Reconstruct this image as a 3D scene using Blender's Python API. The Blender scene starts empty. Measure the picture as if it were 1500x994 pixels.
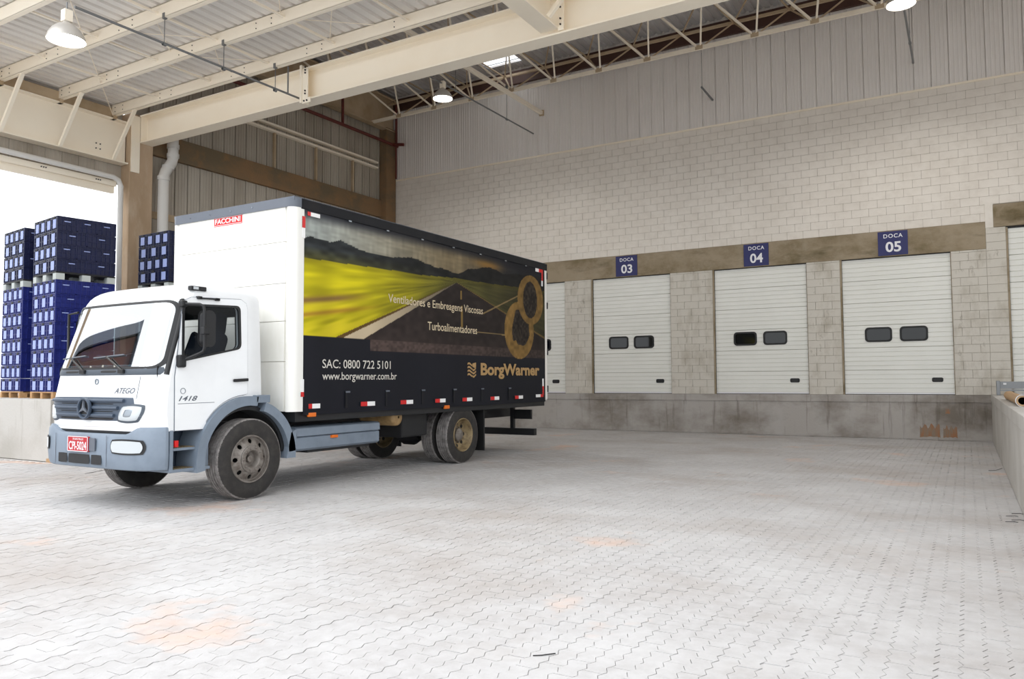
import bpy, bmesh, math, random
import numpy as np
from mathutils import Vector, Matrix, Euler
random.seed(7); rng = np.random.default_rng(7)
SC = bpy.context.scene
COL = SC.collection
PI = math.pi

# ------------------------------------------------------------------ camera
EYE = 1.49
FPX, YAW, PITCH, ROLL = 1127.23, 0.532508515, 0.0528203, -0.00546276
fwd = Vector((-math.sin(YAW)*math.cos(PITCH), math.cos(YAW)*math.cos(PITCH), math.sin(PITCH)))
rgt0 = Vector((math.cos(YAW), math.sin(YAW), 0)); up0 = rgt0.cross(fwd)
rgt = math.cos(ROLL)*rgt0 + math.sin(ROLL)*up0
upv = -math.sin(ROLL)*rgt0 + math.cos(ROLL)*up0
cam_d = bpy.data.cameras.new('camera'); cam = bpy.data.objects.new('camera', cam_d); COL.objects.link(cam)
cam_d.sensor_width = 36; cam_d.lens = FPX/1500*36; cam_d.clip_end = 300
m = Matrix((rgt, upv, -fwd)).transposed().to_4x4(); m.translation = (0, 0, EYE)
cam.matrix_world = m
SC.camera = cam

# ------------------------------------------------------------------ sky and exposure
world = bpy.data.worlds.new('overcast_sky'); SC.world = world; world.use_nodes = True
bg = world.node_tree.nodes['Background']
bg.inputs[0].default_value = (0.93, 0.965, 1.0, 1); bg.inputs[1].default_value = 1.0
SC.view_settings.view_transform = 'Standard'; SC.view_settings.look = 'None'
SC.cycles.max_bounces = 14; SC.cycles.diffuse_bounces = 9
SC.view_settings.gamma = 1; SC.view_settings.use_curve_mapping = False
SC.view_settings.exposure = 1.16
# veiled high sun behind the camera
sun_d = bpy.data.lights.new('veiled_sun', 'SUN'); sun = bpy.data.objects.new('veiled_sun', sun_d); COL.objects.link(sun)
sun_d.energy = 0.5; sun_d.angle = math.radians(60); sun_d.color = (1.0, 0.98, 0.96)
sun.rotation_euler = Vector((0.30, 0.55, -0.72)).to_track_quat('-Z', 'Y').to_euler()

# ------------------------------------------------------------------ helpers
def lin(c):
    c = c/255.0
    return c/12.92 if c <= 0.04045 else ((c+0.055)/1.055)**2.4
def L3(c): return (lin(c[0]), lin(c[1]), lin(c[2]), 1)

def mat(name, col, rough=0.6, metal=0.0, layers=(), bump=None, spec=0.5, coat=0.0, emit=None):
    """layers: (colour, noise scale xyz, low, high, strength) blended over the base colour"""
    mt = bpy.data.materials.new(name); mt.use_nodes = True
    nt = mt.node_tree; b = nt.nodes['Principled BSDF']
    b.inputs['Base Color'].default_value = L3(col); b.inputs['Roughness'].default_value = rough
    b.inputs['Metallic'].default_value = metal; b.inputs['Specular IOR Level'].default_value = spec
    b.inputs['Coat Weight'].default_value = coat
    if emit:
        b.inputs['Emission Color'].default_value = L3(emit[0]); b.inputs['Emission Strength'].default_value = emit[1]
    geo = None; prev = None
    if layers or bump:
        geo = nt.nodes.new('ShaderNodeNewGeometry')
    for (c2, sc, lo, hi, st) in layers:
        mp = nt.nodes.new('ShaderNodeMapping'); mp.inputs['Scale'].default_value = sc
        nt.links.new(geo.outputs['Position'], mp.inputs['Vector'])
        no = nt.nodes.new('ShaderNodeTexNoise'); no.inputs['Scale'].default_value = 1.0
        no.inputs['Detail'].default_value = 5; no.inputs['Roughness'].default_value = 0.62
        nt.links.new(mp.outputs[0], no.inputs['Vector'])
        mr = nt.nodes.new('ShaderNodeMapRange'); mr.inputs[1].default_value = lo; mr.inputs[2].default_value = hi
        mr.inputs[3].default_value = 0; mr.inputs[4].default_value = st
        nt.links.new(no.outputs['Fac'], mr.inputs[0])
        mx = nt.nodes.new('ShaderNodeMix'); mx.data_type = 'RGBA'
        nt.links.new(mr.outputs[0], mx.inputs[0])
        if prev: nt.links.new(prev, mx.inputs[6])
        else: mx.inputs[6].default_value = L3(col)
        mx.inputs[7].default_value = L3(c2); prev = mx.outputs[2]
    if prev: nt.links.new(prev, b.inputs['Base Color'])
    if bump:
        no = nt.nodes.new('ShaderNodeTexNoise'); no.inputs['Scale'].default_value = bump[0]; no.inputs['Detail'].default_value = 4
        nt.links.new(geo.outputs['Position'], no.inputs['Vector'])
        bp = nt.nodes.new('ShaderNodeBump'); bp.inputs['Strength'].default_value = bump[1]; bp.inputs['Distance'].default_value = 0.01
        nt.links.new(no.outputs['Fac'], bp.inputs['Height']); nt.links.new(bp.outputs[0], b.inputs['Normal'])
    return mt

def glass(name, tint, refl, rough=0.02, transp=1.0, blend=0.35):
    mt = bpy.data.materials.new(name); mt.use_nodes = True; nt = mt.node_tree
    for n in list(nt.nodes): nt.nodes.remove(n)
    out = nt.nodes.new('ShaderNodeOutputMaterial'); mx = nt.nodes.new('ShaderNodeMixShader')
    tr = nt.nodes.new('ShaderNodeBsdfTransparent'); tr.inputs[0].default_value = L3(tint)
    gl = nt.nodes.new('ShaderNodeBsdfGlossy'); gl.inputs['Roughness'].default_value = rough
    lw = nt.nodes.new('ShaderNodeLayerWeight'); lw.inputs[0].default_value = blend
    mr = nt.nodes.new('ShaderNodeMapRange'); mr.inputs[3].default_value = refl; mr.inputs[4].default_value = transp
    nt.links.new(lw.outputs['Fresnel'], mr.inputs[0]); nt.links.new(mr.outputs[0], mx.inputs[0])
    nt.links.new(tr.outputs[0], mx.inputs[1]); nt.links.new(gl.outputs[0], mx.inputs[2]); nt.links.new(mx.outputs[0], out.inputs[0])
    return mt

ROOT = {}          # object -> world location of its top-level thing
def rootloc(o): return ROOT.get(o.as_pointer(), Vector((0, 0, 0)))
def tag(o, label=None, cat=None, group=None, kind=None):
    if label: o['label'] = label
    if cat: o['category'] = cat
    if group: o['group'] = group
    if kind: o['kind'] = kind
    return o
def empty(name, loc, label=None, cat=None, group=None, kind=None):
    o = bpy.data.objects.new(name, None); COL.objects.link(o); o.location = loc
    o.empty_display_size = 0.2
    ROOT[o.as_pointer()] = Vector(loc)
    return tag(o, label, cat, group, kind)
def inst(name, mesh, parent, loc, rot=(0, 0, 0)):
    """an object sharing mesh data, placed at a world location under a thing"""
    o = bpy.data.objects.new(name, mesh); COL.objects.link(o)
    if parent is not None:
        r = rootloc(parent); o.parent = parent; ROOT[o.as_pointer()] = r
        o.location = Vector(loc)-r
    else: o.location = loc
    o.rotation_euler = rot
    return o
def copy_thing(src, loc, rotz=0):
    c = src.copy(); COL.objects.link(c); c.location = loc; c.rotation_euler = (0, 0, rotz)
    ROOT[c.as_pointer()] = Vector(loc)
    for ch in src.children:
        d = ch.copy(); COL.objects.link(d); d.parent = c
        for g in ch.children:
            e = g.copy(); COL.objects.link(e); e.parent = d
    return c

class MB:
    def __init__(s): s.v = []; s.f = []
    def add(s, vs, fs):
        n = len(s.v); s.v += [tuple(p) for p in vs]; s.f += [tuple(i+n for i in f) for f in fs]; return s
    def box(s, x0, x1, y0, y1, z0, z1):
        return s.add([(x0,y0,z0),(x1,y0,z0),(x1,y1,z0),(x0,y1,z0),(x0,y0,z1),(x1,y0,z1),(x1,y1,z1),(x0,y1,z1)],
                     [(0,3,2,1),(4,5,6,7),(0,1,5,4),(1,2,6,5),(2,3,7,6),(3,0,4,7)])
    def prism(s, poly, ax, a0, a1):
        n = len(poly)
        def P(p, a): return (a,p[0],p[1]) if ax == 'x' else ((p[0],a,p[1]) if ax == 'y' else (p[0],p[1],a))
        vs = [P(p,a0) for p in poly]+[P(p,a1) for p in poly]
        fs = [tuple(range(n)), tuple(range(2*n-1,n-1,-1))]+[(i,(i+1)%n,n+(i+1)%n,n+i) for i in range(n)]
        return s.add(vs, fs)
    def bar(s, p0, p1, w, h, up=(0,0,1)):
        p0, p1 = Vector(p0), Vector(p1); d = (p1-p0).normalized(); u = Vector(up)
        if abs(d.dot(u)) > .98: u = Vector((1,0,0))
        a = d.cross(u).normalized()*w/2; b = a.cross(d).normalized()*h/2
        vs = [p+i*a+j*b for p in (p0,p1) for (i,j) in ((-1,-1),(1,-1),(1,1),(-1,1))]
        return s.add(vs, [(0,1,2,3),(7,6,5,4),(0,4,5,1),(1,5,6,2),(2,6,7,3),(3,7,4,0)])
    def tube(s, pts, r, n=10, cap=True):
        pts = [Vector(p) for p in pts]; rings = []
        u = None
        for i, p in enumerate(pts):
            d = (pts[min(i+1,len(pts)-1)]-pts[max(i-1,0)]).normalized()
            if u is None:
                u = Vector((0,0,1)) if abs(d.z) < .9 else Vector((1,0,0))
            a = d.cross(u).normalized(); u = a.cross(d).normalized()
            rr = r[i] if isinstance(r, (list,tuple)) else r
            rings.append([p+rr*(math.cos(2*PI*k/n)*a+math.sin(2*PI*k/n)*u) for k in range(n)])
        vs = [q for rg in rings for q in rg]; fs = []
        for i in range(len(pts)-1):
            for k in range(n): fs.append((i*n+k, i*n+(k+1)%n, (i+1)*n+(k+1)%n, (i+1)*n+k))
        if cap: fs += [tuple(range(n-1,-1,-1)), tuple(range((len(pts)-1)*n, len(pts)*n))]
        return s.add(vs, fs)
    def lathe(s, prof, c, ax='z', n=24, cap=False):
        """prof: (radius, axial offset)"""
        vs = []; fs = []
        for (r, a) in prof:
            for k in range(n):
                q = 2*PI*k/n; e, g = r*math.cos(q), r*math.sin(q)
                vs.append((c[0]+e,c[1]+g,c[2]+a) if ax == 'z' else ((c[0]+a,c[1]+e,c[2]+g) if ax == 'x' else (c[0]+e,c[1]+a,c[2]+g)))
        for i in range(len(prof)-1):
            for k in range(n): fs.append((i*n+k, i*n+(k+1)%n, (i+1)*n+(k+1)%n, (i+1)*n+k))
        if cap: fs += [tuple(range(n)), tuple(range((len(prof)-1)*n, len(prof)*n))]
        return s.add(vs, fs)
    def grid(s, fn, nu, nv, wrap=False):
        vs = [fn(i/(nu-1), j/(nv-1)) for j in range(nv) for i in range(nu)]
        return s.add(vs, [(j*nu+i, j*nu+i+1, (j+1)*nu+i+1, (j+1)*nu+i) for j in range(nv-1) for i in range(nu-1)])
    def mesh(s, name, mt, off=(0,0,0), smooth=None, bevel=0, recalc=True):
        bm = bmesh.new()
        vs = [bm.verts.new((p[0]-off[0], p[1]-off[1], p[2]-off[2])) for p in s.v]
        for f in s.f:
            try: bm.faces.new([vs[i] for i in f])
            except ValueError: pass
        if bevel:
            bmesh.ops.remove_doubles(bm, verts=bm.verts, dist=1e-5)
            bm.normal_update()
            es = [e for e in bm.edges if len(e.link_faces) == 2 and e.calc_face_angle(0) > 0.5]
            bmesh.ops.bevel(bm, geom=es, offset=bevel, segments=2, affect='EDGES', profile=0.6)
        if recalc: bmesh.ops.recalc_face_normals(bm, faces=bm.faces)
        me = bpy.data.meshes.new(name); bm.to_mesh(me); bm.free()
        if smooth:
            me.shade_smooth(); me.set_sharp_from_angle(angle=math.radians(smooth))
        if mt: me.materials.append(mt)
        return me
    def build(s, name, mt, parent=None, smooth=None, bevel=0, label=None, cat=None, group=None, kind=None, recalc=True):
        if parent is not None: off = rootloc(parent)
        else:
            a = np.array(s.v); lo, hi = a.min(0), a.max(0)
            off = Vector(((lo[0]+hi[0])/2, (lo[1]+hi[1])/2, lo[2]))
        me = s.mesh(name, mt, off, smooth, bevel, recalc)
        o = bpy.data.objects.new(name, me); COL.objects.link(o)
        ROOT[o.as_pointer()] = Vector(off)
        if parent is not None: o.parent = parent
        else: o.location = off
        return tag(o, label, cat, group, kind)

def plate_mesh(outer, holes):
    """triangulated polygon with holes: returns verts2d, faces"""
    bm = bmesh.new(); es = []
    for loop in [outer]+list(holes):
        vs = [bm.verts.new((p[0],p[1],0)) for p in loop]
        es += [bm.edges.new((vs[i], vs[(i+1)%len(vs)])) for i in range(len(vs))]
    bmesh.ops.triangle_fill(bm, use_beauty=True, use_dissolve=False, edges=es)
    bm.verts.index_update()
    vs = [(v.co.x, v.co.y) for v in bm.verts]; fs = [tuple(v.index for v in f.verts) for f in bm.faces]
    loops = []; n = 0
    for loop in [outer]+list(holes): loops.append(list(range(n, n+len(loop)))); n += len(loop)
    bm.free(); return vs, fs, loops
def plate(mb, outer, holes, P0, P1):
    """thick plate; P0/P1 map a 2d point to the front and back 3d surface"""
    vs, fs, loops = plate_mesh(outer, holes); n = len(vs)
    F = list(fs)+[tuple(i+n for i in reversed(f)) for f in fs]
    for lp in loops:
        k = len(lp); F += [(lp[i], lp[(i+1)%k], n+lp[(i+1)%k], n+lp[i]) for i in range(k)]
    mb.add([P0(p) for p in vs]+[P1(p) for p in vs], F); return mb
def rrect(x0, x1, z0, z1, r, n=4):
    out = []
    for (cx, cz, a) in ((x1-r,z1-r,0),(x0+r,z1-r,90),(x0+r,z0+r,180),(x1-r,z0+r,270)):
        for k in range(n+1):
            q = math.radians(a+90*k/n); out.append((cx+r*math.cos(q), cz+r*math.sin(q)))
    return out
def rpoly(pts, r, n=4):
    """polygon with rounded corners"""
    out = []; k = len(pts)
    for i in range(k):
        p = Vector(pts[i]); a = Vector(pts[i-1])-p; b = Vector(pts[(i+1)%k])-p
        rr = min(r, a.length*.45, b.length*.45); a.normalize(); b.normalize()
        for j in range(n+1):
            t = j/n; out.append(tuple(p+(1-t)**2*a*rr+t*t*b*rr))
    return out
def circ(cx, cz, r, n=16, a0=0): return [(cx+r*math.cos(a0+2*PI*k/n), cz+r*math.sin(a0+2*PI*k/n)) for k in range(n)]

def text_verts(s, offset=0.0, shear=0.0, spacing=1.0):
    cu = bpy.data.curves.new('tmp_text', 'FONT'); cu.body = s; cu.offset = offset; cu.shear = shear
    cu.space_character = spacing; cu.resolution_u = 4; cu.fill_mode = 'FRONT'
    ob = bpy.data.objects.new('tmp_text', cu); COL.objects.link(ob)
    bpy.context.view_layer.update()
    me = bpy.data.meshes.new_from_object(ob.evaluated_get(bpy.context.evaluated_depsgraph_get()))
    vs = [tuple(v.co) for v in me.vertices]; fs = [tuple(p.vertices) for p in me.polygons]
    bpy.data.objects.remove(ob); bpy.data.curves.remove(cu); bpy.data.meshes.remove(me)
    return vs, fs
def lettering(s, P, u0, u1, v0, v1, mt, parent, name='lettering', offset=0.0, shear=0.0, spacing=1.0):
    """flat letters fitted to the rectangle u0..u1, v0..v1 of the surface P(u, v)"""
    vs, fs = text_verts(s, offset, shear, spacing)
    a = np.array(vs); lo = a.min(0); hi = a.max(0)
    mb = MB(); mb.add([P(u0+(p[0]-lo[0])/(hi[0]-lo[0])*(u1-u0), v0+(p[1]-lo[1])/(hi[1]-lo[1])*(v1-v0)) for p in vs], fs)
    return mb.build(name, mt, parent, recalc=False)
def bool_mesh(base, cutters):
    """exact difference of closed MBs; returns verts and faces"""
    obs = []
    for mb in [base]+cutters:
        o = bpy.data.objects.new('tmp', mb.mesh('tmp', None)); COL.objects.link(o); obs.append(o)
    for c in obs[1:]:
        md = obs[0].modifiers.new('b', 'BOOLEAN'); md.operation = 'DIFFERENCE'; md.solver = 'EXACT'; md.object = c
    bpy.context.view_layer.update()
    me = bpy.data.meshes.new_from_object(obs[0].evaluated_get(bpy.context.evaluated_depsgraph_get()))
    out = MB().add([tuple(v.co) for v in me.vertices], [tuple(p.vertices) for p in me.polygons])
    for o in obs: bpy.data.objects.remove(o)
    return out
def project(P):
    q = np.asarray(P, float)-np.array([0,0,EYE]); z = q@np.array(fwd)
    return 750+FPX*(q@np.array(rgt))/z, 497-FPX*(q@np.array(upv))/z, z

# ------------------------------------------------------------------ materials
M_paver = mat('concrete_paver', (190,188,188), .85, layers=[((170,167,166),(9,9,9),.35,.7,.7),((202,201,201),(.9,.9,.9),.45,.7,.6),((222,172,138),(.55,.55,.55),.60,.74,.6),((158,147,139),(.35,.5,.5),.48,.70,.6)], bump=(60,.25))
M_joint = mat('joint_sand', (204,201,198), .95, layers=[((186,182,178),(1.5,1.5,1.5),.4,.7,.7)])
M_block = mat('painted_block', (226,220,211), .75, layers=[((212,205,195),(1.1,1.1,1.1),.4,.7,.6),((206,198,187),(5,5,5),.45,.7,.4)], bump=(40,.15))
M_mortar = mat('painted_mortar', (168,160,148), .9)
M_pier = mat('worn_painted_block', (205,200,190), .8, layers=[((168,160,145),(2.5,2.5,1.2),.48,.72,.8),((120,110,92),(6,6,3),.62,.78,.8)], bump=(40,.2))
M_siding = mat('siding_sheet', (228,224,220), .38, layers=[((216,211,206),(.6,.6,.3),.4,.7,.6)], spec=.5)
M_sideleft = mat('weathered_sheet', (176,168,156), .5, layers=[((150,140,126),(.8,1.6,.25),.4,.7,.8)])
M_lintel = mat('stained_concrete', (156,142,120), .9, layers=[((112,98,70),(1.0,1.0,1.6),.42,.66,.85),((160,148,128),(3,3,3),.5,.7,.6),((84,74,48),(.7,.7,2.2),.56,.72,.7)], bump=(25,.4))
M_dock = mat('dock_concrete', (172,167,162), .88, layers=[((112,103,92),(.55,.55,.9),.44,.66,.85),((180,177,174),(1.7,1.7,.8),.5,.72,.6),((88,80,70),(7,7,.5),.58,.74,.7)], bump=(22,.4))
M_dockpale = mat('pale_concrete', (190,187,182), .88, layers=[((165,160,152),(.8,.8,.8),.42,.68,.7),((140,134,124),(6,6,.5),.6,.76,.5)], bump=(22,.3))
M_rust = mat('rust_stain', (158,112,80), .9, layers=[((140,126,110),(12,12,2.5),.40,.60,.95)])
M_cream = mat('cream_steel', (246,237,220), .5, layers=[((240,228,208),(.5,.5,.5),.4,.7,.7)])
M_creamdark = mat('old_cream_steel', (190,170,142), .6, layers=[((160,136,104),(1.2,1.2,1.2),.4,.7,.8)])
M_deck = mat('roof_sheet', (226,222,217), .42, metal=.0, layers=[((212,208,203),(.5,.2,.5),.4,.7,.7)])
M_deckrear = mat('rear_roof_sheet', (208,206,206), .5, metal=.05, layers=[((178,172,168),(1.5,.3,.5),.4,.7,.8)])
M_column = mat('column_concrete', (182,158,132), .88, layers=[((160,136,108),(1.2,1.2,.5),.4,.68,.8),((196,180,160),(3,3,1),.5,.7,.5)], bump=(20,.3))
M_beamrust = mat('rusty_concrete', (134,106,76), .9, layers=[((108,96,76),(.7,.7,1.2),.42,.62,.9),((150,112,72),(2,2,2),.54,.72,.6)], bump=(18,.4))
M_redpipe = mat('red_pipe', (96,38,32), .5)
M_pvc = mat('white_pvc', (214,212,208), .4)
M_galv = mat('galvanised', (128,130,132), .4, metal=.6)
M_darkmetal = mat('dark_metal', (40,40,42), .5, metal=.3)
M_door = mat('door_sheet', (230,230,224), .45, layers=[((220,220,213),(.7,.7,.7),.4,.7,.6)])
M_rubber = mat('black_rubber', (20,20,21), .6)
M_signblue = mat('sign_blue', (24,28,92), .45)
M_signwhite = mat('sign_white', (232,232,235), .5)
M_dglass = mat('dark_glass', (12,14,14), .04, spec=.4)
M_white = mat('truck_white', (236,238,240), .28, coat=.4, layers=[((224,226,228),(1.5,1.5,1.5),.45,.7,.5)])
M_boxwhite = mat('box_white', (238,237,232), .45, layers=[((222,219,208),(2,2,.7),.5,.72,.6)])
M_grey = mat('grey_plastic', (122,134,148), .5, layers=[((104,115,128),(4,4,4),.45,.7,.5)])
M_greytrim = mat('grey_trim', (92,98,108), .4)
M_slate = mat('slate_plastic', (66,78,94), .45)
M_blackp = mat('black_plastic', (24,25,28), .5)
M_cowl = mat('cowl_plastic', (72,80,90), .55)
M_lens = mat('lamp_lens', (186,192,196), .10, spec=.8, coat=.6)
M_tyre = mat('tyre_rubber', (44,42,41), .78, layers=[((66,62,58),(9,9,9),.45,.7,.6)])
M_tread = mat('tyre_tread', (134,130,128), .85, layers=[((80,76,74),(14,14,14),.42,.66,.8)])
M_rim = mat('rim_grey', (132,126,120), .5, metal=.25, layers=[((92,82,74),(12,12,12),.45,.68,.8)])
M_rimtan = mat('rim_tan', (150,132,98), .55, metal=.2, layers=[((96,78,60),(10,10,10),.45,.68,.8)])
M_red = mat('red_reflector', (206,26,26), .35)
M_tapew = mat('white_reflector', (242,242,242), .35)
M_orange = mat('amber_lens', (226,112,24), .3)
M_plate = mat('plate_red', (176,30,42), .4)
M_curtaintrim = mat('black_vinyl', (28,29,33), .55, spec=.2, layers=[((40,38,40),(3,3,3),.5,.7,.5)])
M_letterw = mat('letter_white', (214,210,202), .5)
M_letterg = mat('letter_gold', (176,142,92), .5)
M_lettert = mat('letter_tan', (212,196,166), .5)
M_chrome = mat('chrome_grey', (150,158,166), .25, metal=.7)
M_seat = mat('seat_fabric', (40,44,58), .85)
M_tank = mat('air_tank_tan', (176,146,100), .5, layers=[((130,98,66),(9,9,9),.45,.7,.7)])
M_ws = glass('windshield_glass', (190,212,220), .55, .012)
M_sg = glass('side_glass', (196,200,202), .01, .01, .5, .08)
M_crate = [mat('crate_navy', (16,24,62), .38, layers=[((12,18,50),(3,3,3),.4,.7,.6)]),
           mat('crate_navy_lit', (28,38,112), .38, layers=[((22,30,94),(3,3,3),.4,.7,.6)])]  # brighter copy of the navy for the lower load, light painted in
M_cratel = mat('crate_tag', (150,164,214), .45)  # pale tone of the label panels includes the light they reflect
M_wood = mat('pallet_wood', (188,148,104), .8, layers=[((150,112,74),(3,12,12),.4,.7,.7)])
M_plpal = mat('grey_plastic_pallet', (176,182,180), .6)
M_card = mat('tan_clay_tube', (176,146,112), .8)
M_lamp = mat('lamp_shade', (200,196,190), .35, metal=.3)
M_glow = mat('lamp_glow', (255,255,255), .5, emit=((255,252,245), 6))

# ------------------------------------------------------------------ setting: floor
D = 21.28            # back wall plane
WX = -17.62          # left wall plane
DOCK = 1.08
RX = 0.49            # face of the right-hand dock
SLX, SLY, SLZ = -14.95, 8.15, 1.17
floor = MB().box(-60, 50, -55, D+.3, -.3, -.012).build('floor', M_joint, label='pale zigzag block paving of the loading yard', cat='floor', kind='structure')
PW, PL, PA, PG = .112, .224, .013, .0017
def paver_outline(sx):
    """right or left zigzag edge in local coordinates"""
    ys = [0, .028, .084, .140, .196, .224]; xs = [0, PA, -PA, PA, -PA, 0]
    return [(sx*(PW/2-PG)+x, y-PL/2) for x, y in zip(xs, ys)]
rt = paver_outline(1); lf = paver_outline(-1)
out = []
for (x, y) in rt: out.append((x, max(-PL/2+PG, min(PL/2-PG, y))))
for (x, y) in reversed(lf): out.append((x, max(-PL/2+PG, min(PL/2-PG, y))))
n12 = len(out)
pv = np.array([(x, y, 0) for x, y in out]+[(x, y, -.013) for x, y in out])
pf = [tuple(range(n12))]+[(n12+i, n12+(i+1)%n12, (i+1)%n12, i) for i in range(n12)]
pmesh = MB().add(pv, pf).mesh('paver', M_paver)
cx, cy = [], []
ncol = int((RX-.06+20)/PW)
for i in range(ncol):
    x = RX-PW/2-i*PW
    y0 = 1.2+(PL/2 if i % 2 else 0)
    ys = np.arange(y0, D-PL/2, PL)
    cx += [x]*len(ys); cy += list(ys)
P = np.stack([np.array(cx), np.array(cy), np.zeros(len(cx))], 1)
px, py, pz = project(P)
keep = (pz > 1.5) & (px > -330) & (px < 1900) & (py < 1330) & ~((P[:,0] < SLX+.07) & (P[:,1] > SLY-.13))
P = P[keep]; px = px[keep]; py = py[keep]; pz = pz[keep]
inframe = (px > 0) & (px < 1500) & (py < 994)
order = np.argsort(np.where(inframe, pz, 1e6))
near = order[:300]; rest = order[300:]
for k in near:
    inst('paver', pmesh, floor, (P[k,0], P[k,1], random.uniform(-.002, .0025)), (random.gauss(0,.004), random.gauss(0,.004), random.gauss(0,.003)))
R = P[rest]; n = len(R); m2 = len(pv)
V = np.repeat(pv[None], n, 0)
tx = rng.normal(0,.004,n); ty = rng.normal(0,.004,n)
V[:,:,2] += (V[:,:,1]*tx[:,None]+V[:,:,0]*ty[:,None])*(V[:,:,2] > -.01)+rng.uniform(-.002,.0025,n)[:,None]
V += R[:,None,:]
off = floor.location
V = V.reshape(-1,3)-np.array(off)
lens = np.array([len(f) for f in pf]); flat = np.array([i for f in pf for i in f])
me = bpy.data.meshes.new('paver_field')
me.vertices.add(n*m2); me.vertices.foreach_set('co', V.astype(np.float32).ravel())
nl = len(flat); me.loops.add(nl*n)
me.loops.foreach_set('vertex_index', (flat[None]+np.arange(n)[:,None]*m2).astype(np.int32).ravel())
me.polygons.add(len(pf)*n)
st = np.concatenate([[0], np.cumsum(lens)[:-1]])
me.polygons.foreach_set('loop_start', (st[None]+np.arange(n)[:,None]*nl).astype(np.int32).ravel())
me.update(calc_edges=True); me.validate(); me.shade_flat(); me.materials.append(M_paver)
po = bpy.data.objects.new('paver_field', me); COL.objects.link(po); po.parent = floor; po['kind'] = 'stuff'

# ------------------------------------------------------------------ setting: docks
dock = empty('wall_dock', (-9, D+1, 0), 'stained concrete loading dock face under the white doors', 'dock', kind='structure')
MB().box(-17.6, RX, D, D+1.6, 0, .90).build('dock_face', M_dock, dock)
MB().box(-17.6, RX, D-.025, D+1.6, .90, DOCK).build('dock_lip', M_dock, dock, bevel=.008)
for (x0, x1, z1) in ((-1.02,-.58,.40),(-.52,-.22,.36),(-.46,-.36,.80)):
    n_ = 22; pk = [z1*(.78+.12*math.sin(k*.9)+.10*random.random()) for k in range(n_)]
    poly = [(x0, .05 if z1 < .5 else .62)]+[(x0+(x1-x0)*k/6, (.05 if z1 < .5 else .62)+.03*random.random()) for k in range(1,6)]+[(x1, .05 if z1 < .5 else .62)]
    poly += [(x1-(x1-x0)*(k+.5)/n_, pk[k] if z1 < .5 else .62+.18*random.random()) for k in range(n_)]
    MB().prism(poly, 'y', D-.003, D+.01).build('rust_patch', M_rust, dock)
rdock = empty('floor_dock', (4, 12, 0), 'raised concrete dock platform along the right edge', 'dock', kind='structure')
MB().box(RX, 9, 1.5, D+1.6, 0, .93).build('dock_wall', M_dockpale, rdock)
MB().box(RX-.012, 9, 1.5, D+1.6, .93, 1.10).build('dock_slab', M_dockpale, rdock, bevel=.012)
ldock = empty('floor_slab', (-18, 15, 0), 'pale raised concrete slab under the blue crate stacks', 'dock', kind='structure')
MB().box(-24, SLX, SLY, D-.01, 0, SLZ).build('slab', M_dockpale, ldock, bevel=.01)

# ------------------------------------------------------------------ setting: back wall
BT, BB = 5.18, 4.53      # lintel top and bottom
JT = 8.60                # top of the block work
TOPZ = 11.75
wb = empty('wall_back', (-7, D, 0), 'tall wall of white painted blocks with ribbed sheet siding above', 'wall', kind='structure')
doors = [(-13.10,-10.62),(-9.73,-7.24),(-6.02,-3.53),(-2.72,-.23)]
d6 = (.90, 3.40)
# mortar bed behind the blocks, pierced by the doors
MB().box(WX, .52, D+.012, D+.35, BT, JT).box(.52, 5, D+.012, D+.35, 5.57, JT).build('mortar_bed', M_mortar, wb)
BW, BH, G = .40, .202, .006
blocks = []
zi = 0; z = BT
while z < JT-.05:
    h = min(BH, JT-z); x = WX+.02+(BW/2 if zi % 2 else 0)-BW
    while x < 4.6:
        a, b = max(x, WX+.01), min(x+BW, 4.6)
        if b-a > .08 and not (b > .62 and z < 5.55):
            blocks.append((a+G/2, b-G/2, z+G/2, z+h-G/2))
        elif b-a > .08 and z < 5.55 and a < .62 and b > .62: blocks.append((a+G/2, .62, z+G/2, z+h-G/2))
        x += BW
    z += BH; zi += 1
BA = np.array(blocks); bc = np.stack([(BA[:,0]+BA[:,1])/2, np.full(len(BA), D), (BA[:,2]+BA[:,3])/2], 1)
bx, by, bz = project(bc)
score = np.where((bx > 0) & (bx < 1500) & (by > 0) & (BA[:,1]-BA[:,0] > .3), bz, 1e6)
bo = np.argsort(score)
bmesh_std = MB().prism(rrect(-(BW-G)/2,(BW-G)/2,-(BH-G)/2,(BH-G)/2,.008,1),'y',0,.03).mesh('block', M_block)
rest_mb = MB()
for k, i in enumerate(bo):
    a, b, z0, z1 = BA[i]
    if k < 300 and abs(b-a-(BW-G)) < 1e-3 and abs(z1-z0-(BH-G)) < 1e-3:
        inst('block', bmesh_std, wb, ((a+b)/2, D+random.uniform(-.002,.002), (z0+z1)/2), (random.gauss(0,.002), 0, random.gauss(0,.003)))
    else:
        j = random.uniform(-.002,.002); rest_mb.box(a, b, D+j, D+.03, z0, z1)
rest_mb.build('block_field', M_block, wb, kind='stuff')
# lintel beams
MB().box(WX, .50, D-.035, D+.35, BB, BT-.004).build('lintel_beam', M_lintel, wb, bevel=.01)
MB().box(.66, 5, D-.035, D+.35, 5.03, 5.56).build('lintel_beam', M_lintel, wb, bevel=.01)
MB().box(.50, .665, D-.03, D+.35, 5.02, 5.60).build('plain_wall', M_block, wb)
MB().box(.50, .9, D+.02, D+.35, BB, 5.05).build('plain_wall', M_block, wb)
# wall behind the lorry, left of the doors
MB().box(WX, doors[0][0], D, D+.35, DOCK, BB).build('plain_wall', M_block, wb)
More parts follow.
